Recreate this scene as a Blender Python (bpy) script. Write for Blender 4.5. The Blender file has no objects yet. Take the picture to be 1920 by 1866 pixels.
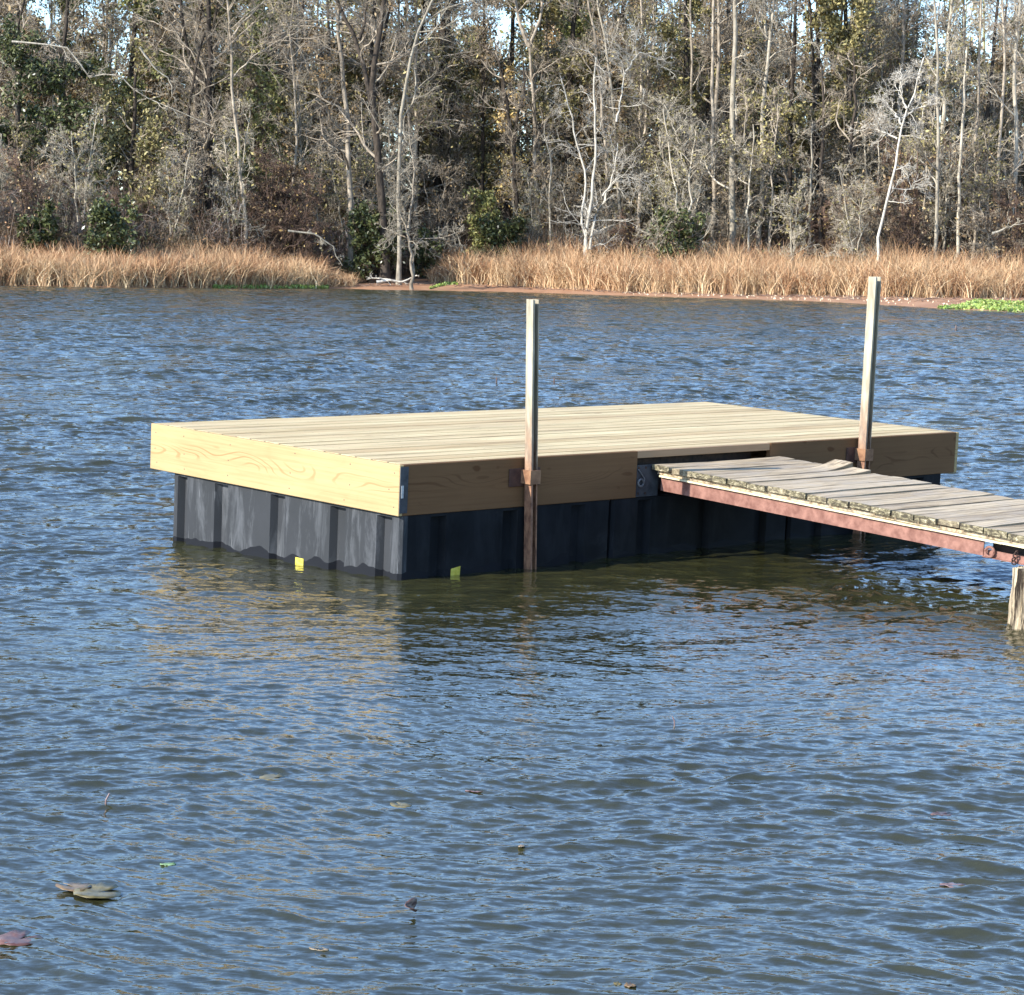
import bpy, math, random
import numpy as np
from mathutils import Matrix, Vector

SC = bpy.context.scene
COL = SC.collection
rng = np.random.default_rng(11)
random.seed(5)

# ------------------------------------------------------------------ camera
FPX, PIT, ROL, H = 4319.3, .1013, .0191, 1.7609
cr, sr, cp, sp = math.cos(ROL), math.sin(ROL), math.cos(PIT), math.sin(PIT)
AX, AF, AU = np.array([1., 0, 0]), np.array([0, cp, -sp]), np.array([0, sp, cp])
CR, CU = cr*AX + sr*AU, -sr*AX + cr*AU
EYE = np.array([0, 0, H])
cam = bpy.data.cameras.new('camera'); cam_o = bpy.data.objects.new('camera', cam); COL.objects.link(cam_o)
cam.sensor_width = 36; cam.lens = 36*FPX/1920; cam.clip_start = .1; cam.clip_end = 3000
cam_o.matrix_world = Matrix(((CR[0], CU[0], -AF[0], 0), (CR[1], CU[1], -AF[1], 0), (CR[2], CU[2], -AF[2], H), (0, 0, 0, 1)))
SC.camera = cam_o

# ------------------------------------------------------------------ light
SUN_EL, SUN_AZ = math.radians(29), math.radians(213.4)      # azimuth of the sun, counter-clockwise from +X
W = bpy.data.worlds.new('World'); SC.world = W; W.use_nodes = True
wn = W.node_tree; bg = wn.nodes['Background']
sky = wn.nodes.new('ShaderNodeTexSky'); sky.sky_type = 'NISHITA'; sky.sun_disc = False
sky.sun_elevation = SUN_EL; sky.sun_rotation = math.pi/2 - SUN_AZ
sky.altitude = 400; sky.air_density = 1.0; sky.dust_density = .2; sky.ozone_density = 3.8
wn.links.new(sky.outputs[0], bg.inputs[0]); bg.inputs[1].default_value = .15
sl = bpy.data.lights.new('sun', 'SUN'); sl.energy = 3.6; sl.angle = math.radians(.5); sl.color = (1, .96, .88)
so = bpy.data.objects.new('sun', sl); COL.objects.link(so)
sd = Vector((math.cos(SUN_EL)*math.cos(SUN_AZ), math.cos(SUN_EL)*math.sin(SUN_AZ), math.sin(SUN_EL)))
so.rotation_euler = sd.to_track_quat('Z', 'Y').to_euler(); so.location = sd*60
SC.view_settings.view_transform = 'Standard'; SC.view_settings.look = 'None'; SC.view_settings.gamma = 1
SC.view_settings.exposure = 1.4
SC.cycles.max_bounces = 6; SC.cycles.diffuse_bounces = 2; SC.cycles.glossy_bounces = 3
SC.cycles.transmission_bounces = 2; SC.cycles.transparent_max_bounces = 6

# ------------------------------------------------------------------ helpers
def tag(o, label=None, cat=None, group=None, kind=None):
    if label: o['label'] = label
    if cat: o['category'] = cat
    if group: o['group'] = group
    if kind: o['kind'] = kind
    return o

def link(o, parent=None):
    COL.objects.link(o)
    if parent is not None: o.parent = parent
    return o

def empty(name, mat=None, parent=None):
    o = bpy.data.objects.new(name, None); o.empty_display_size = .2; link(o, parent)
    if mat is not None: o.matrix_world = mat
    return o

def mesh_np(name, V, Fq, mat, smooth=False, Ft=None, attrs=None):
    """V (n,3); Fq (m,4) quads; Ft (k,3) tris"""
    me = bpy.data.meshes.new(name)
    V = np.asarray(V, dtype=np.float32)
    Fq = np.zeros((0, 4), int) if Fq is None else np.asarray(Fq)
    Ft = np.zeros((0, 3), int) if Ft is None else np.asarray(Ft)
    nq, nt = len(Fq), len(Ft)
    me.vertices.add(len(V)); me.vertices.foreach_set('co', V.ravel())
    me.loops.add(nq*4 + nt*3)
    me.loops.foreach_set('vertex_index', np.concatenate([Fq.ravel(), Ft.ravel()]).astype(np.int32))
    me.polygons.add(nq + nt)
    st = np.concatenate([np.arange(nq)*4, nq*4 + np.arange(nt)*3]).astype(np.int32)
    me.polygons.foreach_set('loop_start', st)
    me.polygons.foreach_set('loop_total', np.concatenate([np.full(nq, 4), np.full(nt, 3)]).astype(np.int32))
    if smooth: me.polygons.foreach_set('use_smooth', np.ones(nq+nt, bool))
    me.materials.append(mat)
    me.update(calc_edges=True)
    if attrs:
        for k, a in attrs.items():
            at = me.attributes.new(k, 'FLOAT', 'POINT'); at.data.foreach_set('value', np.asarray(a, np.float32).ravel())
    return me

class MB:
    """collects closed shapes into one mesh"""
    def __init__(s): s.v = []; s.f = []
    def add(s, V, F):
        b = len(s.v); s.v += [tuple(map(float, p)) for p in V]; s.f += [tuple(b+i for i in f) for f in F]; return s
    def box(s, a, b, M=None):
        x0, y0, z0 = a; x1, y1, z1 = b
        V = [(x0,y0,z0),(x1,y0,z0),(x1,y1,z0),(x0,y1,z0),(x0,y0,z1),(x1,y0,z1),(x1,y1,z1),(x0,y1,z1)]
        if M is not None: V = [tuple(M @ Vector(p)) for p in V]
        return s.add(V, [(0,3,2,1),(4,5,6,7),(0,1,5,4),(1,2,6,5),(2,3,7,6),(3,0,4,7)])
    def tube(s, pts, rad, n=8, cap=True):
        pts = [Vector(p) for p in pts]; rr = rad if isinstance(rad, (list, tuple)) else [rad]*len(pts)
        V = []; F = []
        for i, p in enumerate(pts):
            t = (pts[min(i+1, len(pts)-1)] - pts[max(i-1, 0)]).normalized()
            a = t.cross(Vector((0, 0, 1)));  a = Vector((1, 0, 0)) if a.length < 1e-3 else a.normalized()
            b = t.cross(a)
            for k in range(n):
                an = 2*math.pi*k/n; V.append(p + (a*math.cos(an) + b*math.sin(an))*rr[i])
        for i in range(len(pts)-1):
            for k in range(n):
                k2 = (k+1) % n; F.append((i*n+k, i*n+k2, (i+1)*n+k2, (i+1)*n+k))
        if cap: F.append(tuple(range(n))); F.append(tuple((len(pts)-1)*n+k for k in reversed(range(n))))
        return s.add(V, F)
    def ring(s, c, R, r, axis, n=20, m=8, a0=0, a1=2*math.pi):
        c = Vector(c); ax = Vector(axis).normalized(); u = ax.orthogonal().normalized(); v = ax.cross(u)
        pts = [c + (u*math.cos(a0+(a1-a0)*i/n) + v*math.sin(a0+(a1-a0)*i/n))*R for i in range(n+1)]
        return s.tube(pts, r, m)
    def build(s, name, mat, parent=None, bevel=0, smooth=False):
        me = bpy.data.meshes.new(name); me.from_pydata(s.v, [], s.f); me.materials.append(mat)
        me.validate(); me.update()
        if smooth:
            for p in me.polygons: p.use_smooth = True
        o = bpy.data.objects.new(name, me); link(o, parent)
        if bevel:
            import bmesh
            bm = bmesh.new(); bm.from_mesh(me); bmesh.ops.recalc_face_normals(bm, faces=bm.faces)
            bmesh.ops.bevel(bm, geom=[e for e in bm.edges if e.is_manifold], offset=bevel, segments=1, affect='EDGES', clamp_overlap=True)
            bm.to_mesh(me); bm.free()
        else:
            import bmesh
            bm = bmesh.new(); bm.from_mesh(me); bmesh.ops.recalc_face_normals(bm, faces=bm.faces); bm.to_mesh(me); bm.free()
        return o

def at(px, py, Y):
    """world point at distance Y (metres north of the camera) seen at that spot of the survey photo"""
    v = AF + CR*(px-960)/FPX - CU*(py-934.8)/FPX
    return EYE + v*(Y/v[1])

def on_water(px, py):
    v = AF + CR*(px-960)/FPX - CU*(py-934.8)/FPX
    return EYE - v*(H/v[2])

# node material helper -------------------------------------------------------
class NM:
    def __init__(s, name, rough=.8, spec=.3):
        s.m = bpy.data.materials.new(name); s.m.use_nodes = True; s.t = s.m.node_tree; s.n = s.t.nodes
        s.b = s.n['Principled BSDF']; s.b.inputs['Roughness'].default_value = rough
        s.b.inputs['Specular IOR Level'].default_value = spec
    def L(s, a, b): s.t.links.new(a, b)
    def node(s, ty, **kw):
        n = s.n.new(ty)
        for k, v in kw.items(): setattr(n, k, v)
        return n
    def coord(s, kind='Object', scale=(1, 1, 1)):
        c = s.node('ShaderNodeTexCoord'); mp = s.node('ShaderNodeMapping'); mp.inputs['Scale'].default_value = scale
        s.L(c.outputs[kind], mp.inputs[0]); return mp.outputs[0]
    def noise(s, vec, scale=5, detail=4, rough=.55, dist=0, dims='3D'):
        n = s.node('ShaderNodeTexNoise', noise_dimensions=dims)
        n.inputs['Scale'].default_value = scale; n.inputs['Detail'].default_value = detail
        n.inputs['Roughness'].default_value = rough; n.inputs['Distortion'].default_value = dist
        s.L(vec, n.inputs['Vector']); return n.outputs[0]
    def ramp(s, fac, stops, interp='LINEAR'):
        r = s.node('ShaderNodeValToRGB'); e = r.color_ramp.elements; r.color_ramp.interpolation = interp
        while len(e) < len(stops): e.new(.5)
        for el, (p, c) in zip(e, stops):
            el.position = p; el.color = (*c, 1) if not isinstance(c, (int, float)) else (c, c, c, 1)
        s.L(fac, r.inputs[0]); return r.outputs[0]
    def mix(s, fac, a, b, mode='MIX'):
        m = s.node('ShaderNodeMix', data_type='RGBA', blend_type=mode)
        for v, k in ((fac, 0), (a, 6), (b, 7)):
            if hasattr(v, 'links'): s.L(v, m.inputs[k])
            elif k == 0: m.inputs[0].default_value = v
            else: m.inputs[k].default_value = (*v, 1)
        return m.outputs[2]
    def math(s, op, a, b=0, clamp=False):
        m = s.node('ShaderNodeMath', operation=op); m.use_clamp = clamp
        for v, k in ((a, 0), (b, 1)):
            if hasattr(v, 'links'): s.L(v, m.inputs[k])
            else: m.inputs[k].default_value = v
        return m.outputs[0]
    def sep(s, vec):
        x = s.node('ShaderNodeSeparateXYZ'); s.L(vec, x.inputs[0]); return x.outputs
    def comb(s, x, y, z):
        c = s.node('ShaderNodeCombineXYZ')
        for v, k in ((x, 0), (y, 1), (z, 2)):
            if hasattr(v, 'links'): s.L(v, c.inputs[k])
            else: c.inputs[k].default_value = v
        return c.outputs[0]
    def color(s, c):
        if hasattr(c, 'links'): s.L(c, s.b.inputs['Base Color'])
        else: s.b.inputs['Base Color'].default_value = (*c, 1)
        return s
    def bump(s, h, strength=.3, dist=.01):
        b = s.node('ShaderNodeBump'); b.inputs['Strength'].default_value = strength; b.inputs['Distance'].default_value = dist
        s.L(h, b.inputs['Height']); s.L(b.outputs[0], s.b.inputs['Normal']); return s

def rand_tint(M, col, lo=.75, hi=1.25):
    oi = M.node('ShaderNodeObjectInfo')
    k = M.node('ShaderNodeMapRange'); k.inputs[3].default_value = lo; k.inputs[4].default_value = hi
    M.L(oi.outputs['Random'], k.inputs[0])
    v = M.node('ShaderNodeVectorMath', operation='SCALE')
    if hasattr(col, 'links'): M.L(col, v.inputs[0])
    else: v.inputs[0].default_value = col
    M.L(k.outputs[0], v.inputs['Scale']); return v.outputs[0]

MAT = {}
# water ------------------------------------------------------------------
def m_water():
    M = NM('lake_water', rough=.05, spec=.9); M.b.inputs['IOR'].default_value = 1.52
    c = M.coord('Object')
    mur = M.noise(M.coord('Object', (.25, .12, 1)), 1.0, 3)
    M.color(M.ramp(mur, [(.3, (.024, .026, .012)), (.7, (.036, .034, .012))]))
    # ripples finer than the mesh: wind facets as a spread of surface slopes
    fr = M.node('ShaderNodeAttribute', attribute_name='calm').outputs['Fac']
    def slopes(scale, k, sx):
        n = M.node('ShaderNodeTexNoise'); n.inputs['Scale'].default_value = 1; n.inputs['Detail'].default_value = 4; n.inputs['Roughness'].default_value = .6
        n.inputs['Distortion'].default_value = .5
        M.L(M.coord('Object', scale), n.inputs['Vector'])
        v = M.node('ShaderNodeVectorMath', operation='SUBTRACT'); M.L(n.outputs['Color'], v.inputs[0]); v.inputs[1].default_value = (.5, .5, .5)
        w = M.node('ShaderNodeVectorMath', operation='MULTIPLY'); M.L(v.outputs[0], w.inputs[0]); w.inputs[1].default_value = (k*sx, k, 0)
        return w.outputs[0]
    fine = slopes((22, 60, 9), .75, .42)
    big = slopes((2.6, 7.5, 3), 3.4, .5)
    sc = M.node('ShaderNodeVectorMath', operation='SCALE'); M.L(big, sc.inputs[0]); M.L(fr, sc.inputs['Scale'])
    geo = M.node('ShaderNodeNewGeometry')
    s1 = M.node('ShaderNodeVectorMath', operation='ADD'); M.L(geo.outputs['Normal'], s1.inputs[0]); M.L(sc.outputs[0], s1.inputs[1])
    s2 = M.node('ShaderNodeVectorMath', operation='ADD'); M.L(s1.outputs[0], s2.inputs[0]); M.L(fine, s2.inputs[1])
    nn = M.node('ShaderNodeVectorMath', operation='NORMALIZE'); M.L(s2.outputs[0], nn.inputs[0]); M.L(nn.outputs[0], M.b.inputs['Normal'])
    return M.m
MAT['water'] = m_water()

def m_deck():
    M = NM('new_deck_board', .65, .3)
    c = M.coord('Object'); x, y, z = M.sep(c)
    idn = M.math('FLOOR', M.math('DIVIDE', y, 2.39/17))
    wnse = M.node('ShaderNodeTexWhiteNoise', noise_dimensions='1D'); M.L(idn, wnse.inputs['W'])
    off = M.math('MULTIPLY', wnse.outputs['Value'], 37)
    g = M.noise(M.comb(M.math('ADD', M.math('MULTIPLY', x, 1.3), off), M.math('MULTIPLY', y, 34), off), 1, 5, .65, .4)
    g2 = M.noise(M.comb(M.math('ADD', M.math('MULTIPLY', x, .8), off), M.math('MULTIPLY', y, 10), off), 1, 3, .5, 1.0)
    col = M.ramp(g, [(.38, (.22, .13, .05)), (.50, (.50, .37, .18)), (.62, (.70, .565, .31))])
    col = M.mix(M.ramp(g2, [(.48, 0), (.60, .8)]), col, (.50, .34, .17))
    col = M.mix(.35, col, M.ramp(wnse.outputs['Value'], [(0, (.42, .29, .13)), (1, (.76, .64, .37))]))
    kn = M.noise(M.comb(M.math('ADD', M.math('MULTIPLY', x, 4), off), M.math('MULTIPLY', y, 14), off), 1, 1, .4)
    col = M.mix(M.ramp(kn, [(.74, 0), (.78, .85)]), col, (.22, .11, .05))
    ed = M.math('ABSOLUTE', M.math('SUBTRACT', M.math('FRACT', M.math('DIVIDE', y, DWD/17)), .5))
    col = M.mix(M.ramp(ed, [(.40, 0), (.47, .6)]), col, (.20, .13, .065))
    dirt = M.noise(M.coord('Object', (1.6, 3.0, 1)), 1, 5, .65)
    col = M.mix(M.ramp(dirt, [(.50, 0), (.75, .38)]), col, (.36, .27, .16))
    jx = M.math('ABSOLUTE', M.math('SUBTRACT', M.math('FRACT', M.math('DIVIDE', x, .406)), .5))
    jy = M.math('ABSOLUTE', M.math('SUBTRACT', M.math('ABSOLUTE', M.math('SUBTRACT', M.math('FRACT', M.math('DIVIDE', y, DWD/17)), .5)), .28))
    sc = M.math('MULTIPLY', M.math('LESS_THAN', jx, .012), M.math('LESS_THAN', jy, .035))
    col = M.mix(M.math('MULTIPLY', sc, .7), col, (.16, .11, .07))
    M.color(col).bump(g, .25, .004); return M.m
DWD = 2.39
MAT['deck'] = m_deck()

def m_fascia(name, base, dark, axis, seed, knots=.0):
    """contours of a stretched noise: the loops of flat-sawn grain"""
    M = NM(name, .75, .08)
    c = M.coord('Object'); s = M.sep(c); u = s[axis]; z = s[2]
    f = M.noise(M.comb(M.math('MULTIPLY', u, 1.0), M.math('MULTIPLY', z, 4.6), seed), 1, 2, .4, .15)
    lines = M.math('SINE', M.math('MULTIPLY', f, 120))
    wander = M.noise(M.comb(M.math('MULTIPLY', u, .9), 0, seed+21), 1, 1, .4)
    dist = M.math('ABSOLUTE', M.math('ADD', M.math('ADD', z, .05), M.math('MULTIPLY', wander, .19)))
    lm = M.math('MULTIPLY', M.ramp(lines, [(.62, 0), (.95, 1)]), M.ramp(dist, [(.022, .55), (.05, .05)]))
    fine = M.noise(M.comb(M.math('MULTIPLY', u, 1.5), M.math('MULTIPLY', z, 70), seed+9), 1, 4, .6)
    col = M.mix(lm, base, dark)
    col = M.mix(M.ramp(fine, [(.45, 0), (.75, .35)]), col, dark)
    blot = M.noise(M.comb(M.math('MULTIPLY', u, 2.0), M.math('MULTIPLY', z, 4), seed+5), 1, 3)
    col = M.mix(M.ramp(blot, [(.35, .25), (.6, 0)]), col, tuple(min(1, k*1.35) for k in base))
    kn = M.noise(M.comb(M.math('MULTIPLY', u, 6), M.math('MULTIPLY', z, 11), seed+13), 1, 1, .4)
    col = M.mix(M.ramp(kn, [(.70, 0), (.75, knots)]), col, (.10, .045, .02))
    M.color(col).bump(fine, .12, .003); return M.m
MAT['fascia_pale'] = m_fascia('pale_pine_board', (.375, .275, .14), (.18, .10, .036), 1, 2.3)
MAT['fascia_long'] = m_fascia('shade_toned_pine_board', (.155, .083, .040), (.085, .038, .017), 0, 7.1, .9)  # same pine, darkened so the long side's shade is in the colour
MAT['frame_wood'] = m_fascia('brown_frame_wood', (.34, .22, .13), (.17, .09, .05), 0, 15.0)  # browner wood of the header and joists

def m_float():
    M = NM('black_polyethylene', .5, .02)
    c = M.coord('Object'); x, y, z = M.sep(c)
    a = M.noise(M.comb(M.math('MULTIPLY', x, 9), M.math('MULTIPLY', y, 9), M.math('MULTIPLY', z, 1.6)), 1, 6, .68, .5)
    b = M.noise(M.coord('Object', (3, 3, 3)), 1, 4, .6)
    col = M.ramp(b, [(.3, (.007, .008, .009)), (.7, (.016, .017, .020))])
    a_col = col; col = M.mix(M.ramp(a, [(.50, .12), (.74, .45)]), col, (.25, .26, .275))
    endf = M.math('LESS_THAN', x, .05)     # scuffs held to this end; pale chalk paints in its sunlit grey
    # scuff streaks, pale enough to paint in gloss highlights too
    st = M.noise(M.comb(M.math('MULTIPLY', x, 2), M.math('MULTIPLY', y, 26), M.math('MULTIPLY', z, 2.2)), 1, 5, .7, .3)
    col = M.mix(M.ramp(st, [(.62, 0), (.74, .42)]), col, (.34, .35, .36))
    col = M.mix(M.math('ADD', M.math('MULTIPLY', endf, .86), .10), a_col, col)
    # wet band above the water line with a wandering edge
    e = M.noise(M.comb(M.math('MULTIPLY', x, 5), M.math('MULTIPLY', y, 5), 1.0), 1, 2, .4)
    e = M.math('ADD', -.69, M.math('MULTIPLY', e, .16))
    tilt = M.math('MULTIPLY', y, -.034)
    wet = M.math('LESS_THAN', z, M.math('ADD', e, tilt))
    col = M.mix(wet, col, (.016, .017, .020))
    M.color(col)
    rr = M.math('SUBTRACT', .45, M.math('MULTIPLY', wet, .3)); M.L(rr, M.b.inputs['Roughness'])
    M.bump(b, .15, .01); return M.m
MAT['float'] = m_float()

def m_simple(name, c1, c2, scale=(6, 6, 6), rough=.7, spec=.3, metal=0, detail=5, lo=.35, hi=.65, bump=.2, bd=.005):
    M = NM(name, rough, spec); n = M.noise(M.coord('Object', scale), 1, detail, .62, .2)
    M.color(M.ramp(n, [(lo, c1), (hi, c2)])).bump(n, bump, bd); M.b.inputs['Metallic'].default_value = metal; return M.m
MAT['dark_steel'] = m_simple('dark_galvanised_plate', (.030, .032, .038), (.065, .07, .08), (14, 14, 14), .6, .3)
MAT['rod'] = m_simple('zinc_rod', (.10, .10, .11), (.22, .22, .22), (14, 14, 14), .4, .5)
MAT['rust'] = m_simple('rusty_bracket_steel', (.14, .065, .035), (.30, .16, .085), (16, 16, 16), .8)
MAT['rust_dark'] = m_simple('dark_rusty_plate', (.05, .025, .02), (.10, .05, .035), (16, 16, 16), .8)
MAT['beam'] = m_simple('rusty_red_primer_beam', (.15, .065, .048), (.28, .14, .105), (18, 18, 18), .75, .3, 0, 6)
MAT['lip'] = m_simple('pale_flaking_flange', (.48, .40, .24), (.74, .66, .44), (20, 20, 20), .8)
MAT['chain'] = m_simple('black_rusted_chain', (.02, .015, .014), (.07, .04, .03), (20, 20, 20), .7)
MAT['yellow'] = m_simple('yellow_sticker', (.42, .34, .03), (.62, .54, .10), (40, 40, 40), .5)
MAT['white_tag'] = m_simple('white_tag', (.32, .33, .33), (.5, .5, .5), (30, 30, 30), .5)
MAT['nail'] = m_simple('nail_head', (.08, .06, .05), (.12, .10, .09), (30, 30, 30), .5)

def m_post(name):
    M = NM(name, .6, .4)
    c = M.coord('Object'); x, y, z = M.sep(c)
    n = M.noise(M.coord('Object', (16, 16, 3)), 1, 5, .65, .4)
    n2 = M.noise(M.coord('Object', (30, 30, 14)), 1, 5, .7)
    gal = M.ramp(n, [(.40, (.25, .215, .15)), (.62, (.44, .385, .28))])
    rust = M.ramp(n2, [(.35, (.12, .055, .035)), (.65, (.36, .19, .11))])
    k = M.math('ADD', z, M.math('MULTIPLY', n, .5))
    f = M.ramp(M.math('ADD', M.math('MULTIPLY', k, .9), .0), [(.12, 1), (.50, .0)])
    col = M.mix(f, gal, rust)
    col = M.mix(M.ramp(n2, [(.62, 0), (.72, .5)]), col, (.30, .17, .10))
    M.color(col).bump(n2, .2, .003); return M.m
MAT['post'] = m_post('weathered_galvanised_tube')

def m_plank():
    M = NM('weathered_grey_plank', .85, .2)
    c = M.coord('Object'); x, y, z = M.sep(c)
    idn = M.math('FLOOR', M.math('DIVIDE', y, .1525))
    wnse = M.node('ShaderNodeTexWhiteNoise', noise_dimensions='1D'); M.L(idn, wnse.inputs['W'])
    off = M.math('MULTIPLY', wnse.outputs['Value'], 51)
    g = M.noise(M.comb(M.math('ADD', M.math('MULTIPLY', x, 2.2), off), M.math('MULTIPLY', y, 46), M.math('MULTIPLY', z, 46)), 1, 6, .7, .5)
    p = M.noise(M.comb(M.math('ADD', M.math('MULTIPLY', x, 3), off), M.math('MULTIPLY', y, 7), z), 1, 4, .6)
    col = M.ramp(g, [(.38, (.10, .07, .04)), (.48, (.38, .29, .185)), (.62, (.60, .475, .32))])
    col = M.mix(M.ramp(p, [(.35, .6), (.55, 0)]), col, (.34, .30, .26))
    col = M.mix(.3, col, M.ramp(wnse.outputs['Value'], [(0, (.28, .20, .12)), (1, (.62, .50, .35))]))
    pe = M.math('ABSOLUTE', M.math('SUBTRACT', M.math('FRACT', M.math('DIVIDE', y, .1525)), .5))
    col = M.mix(M.ramp(pe, [(.38, 0), (.47, .65)]), col, (.10, .075, .05))
    # lichen and rot patches on the sawn ends
    e = M.noise(M.coord('Object', (22, 30, 60)), 1, 6, .75, .5)
    end = M.ramp(x, [(.006, 1), (.012, 0)])
    lich = M.ramp(e, [(.44, (.06, .05, .035)), (.54, (.20, .17, .10)), (.64, (.44, .38, .27))])
    col = M.mix(end, col, lich)
    M.color(col).bump(g, .6, .006); return M.m
MAT['plank'] = m_plank()
MAT['piling'] = m_simple('bleached_split_wood', (.045, .032, .022), (.50, .40, .27), (30, 30, 1.8), .9, .2, 0, 6, .42, .56, 1, .03)

# ------------------------------------------------------------------ setting: shore profile as a function of bearing
PHI = (np.array([-600, 0, 200, 400, 640, 700, 800, 900, 1000, 1160, 1280, 1504, 1640, 1777, 1920, 2600])-960)/4319.3
WY = np.array([534, 537, 540.5, 542, 543, 545, 546, 548, 550.5, 556, 559, 566, 573, 581.6, 588, 600.])
HOR = 496 + (np.array([-600, 0, 200, 400, 640, 700, 800, 900, 1000, 1160, 1280, 1504, 1640, 1777, 1920, 2600])-960)*.0191
DW = 4319.3*H/(WY-HOR)
GAP = np.array([.3, .3, .3, .3, 1.0, 6, 8, 6.5, 5, 4, 4, 9, 16, 26, 34, 36.])
DB = DW + GAP
ZB = np.array([.04, .04, .04, .05, .1, .3, .42, .34, .26, .16, .15, .17, .20, .24, .28, .3])
def dw(x, y): return np.interp(x/np.maximum(y, 1), PHI, DW)
def dbk(x, y): return np.interp(x/np.maximum(y, 1), PHI, DB)
def zbk(x, y): return np.interp(x/np.maximum(y, 1), PHI, ZB)
def ground_z(x, y):
    a, b, zb = dw(x, y), dbk(x, y), zbk(x, y)
    t = (y-a)
    z = np.where(t < 0, np.maximum(-1.6, t*.12-.02), np.clip(t/np.maximum(b-a, .3), 0, 1)*zb)
    z = z + np.where(y > b, np.clip((y-b)/14, 0, 1)*.5 + np.clip((y-b-14)/200, 0, 1)*5, 0)
    return z

gx = np.concatenate([np.linspace(-900, -70, 20), np.linspace(-66, 66, 200), np.linspace(70, 900, 20)])
gy = np.concatenate([np.linspace(-300, 80, 20), np.linspace(84, 96, 4), np.linspace(98, 175, 200), np.linspace(180, 1400, 40)])
X, Y = np.meshgrid(gx, gy); Z = ground_z(X, Y) + .03*np.sin(X*1.7+Y*.6)*np.cos(Y*1.1)*(Y > dw(X, Y)+1)
idx = np.arange(X.size).reshape(X.shape)
Fq = np.stack([idx[:-1, :-1], idx[:-1, 1:], idx[1:, 1:], idx[1:, :-1]], -1).reshape(-1, 4)
def m_ground():
    M = NM('shore_mud', .7, .35)
    n = M.noise(M.coord('Object', (.5, .25, 1)), 1, 5, .6)
    n2 = M.noise(M.coord('Object', (3, 2, 3)), 1, 5, .7)
    c = M.ramp(n, [(.3, (.30, .145, .075)), (.7, (.44, .24, .13))])
    c = M.mix(M.ramp(n2, [(.5, 0), (.75, .4)]), c, (.50, .34, .22))
    x, y, z = M.sep(M.coord('Object'))
    lit = M.ramp(z, [(.40, 0), (.60, 1)])
    c = M.mix(lit, c, (.10, .06, .035))
    M.color(c).bump(n2, .4, .05); return M.m
g = bpy.data.objects.new('ground', mesh_np('ground', np.stack([X, Y, Z], -1).reshape(-1, 3), Fq, m_ground(), True))
link(g); tag(g, kind='structure')

# ------------------------------------------------------------------ dock frame of reference
YAW, TA, TB, HD = .7573, -.0011, .0337, .6472
dv = Vector((math.cos(YAW), math.sin(YAW), TA)).normalized(); wv = Vector((-math.sin(YAW), math.cos(YAW), TB)); wv = (wv - dv*wv.dot(dv)).normalized()
nv = dv.cross(wv); DN = Vector((-.5968, 12.6253, HD))
DM = Matrix(((dv.x, wv.x, nv.x, DN.x), (dv.y, wv.y, nv.y, DN.y), (dv.z, wv.z, nv.z, DN.z), (0, 0, 0, 1)))
DMI = DM.inverted()
DL, DWD, FH = 5.10, 2.39, .2855

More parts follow.
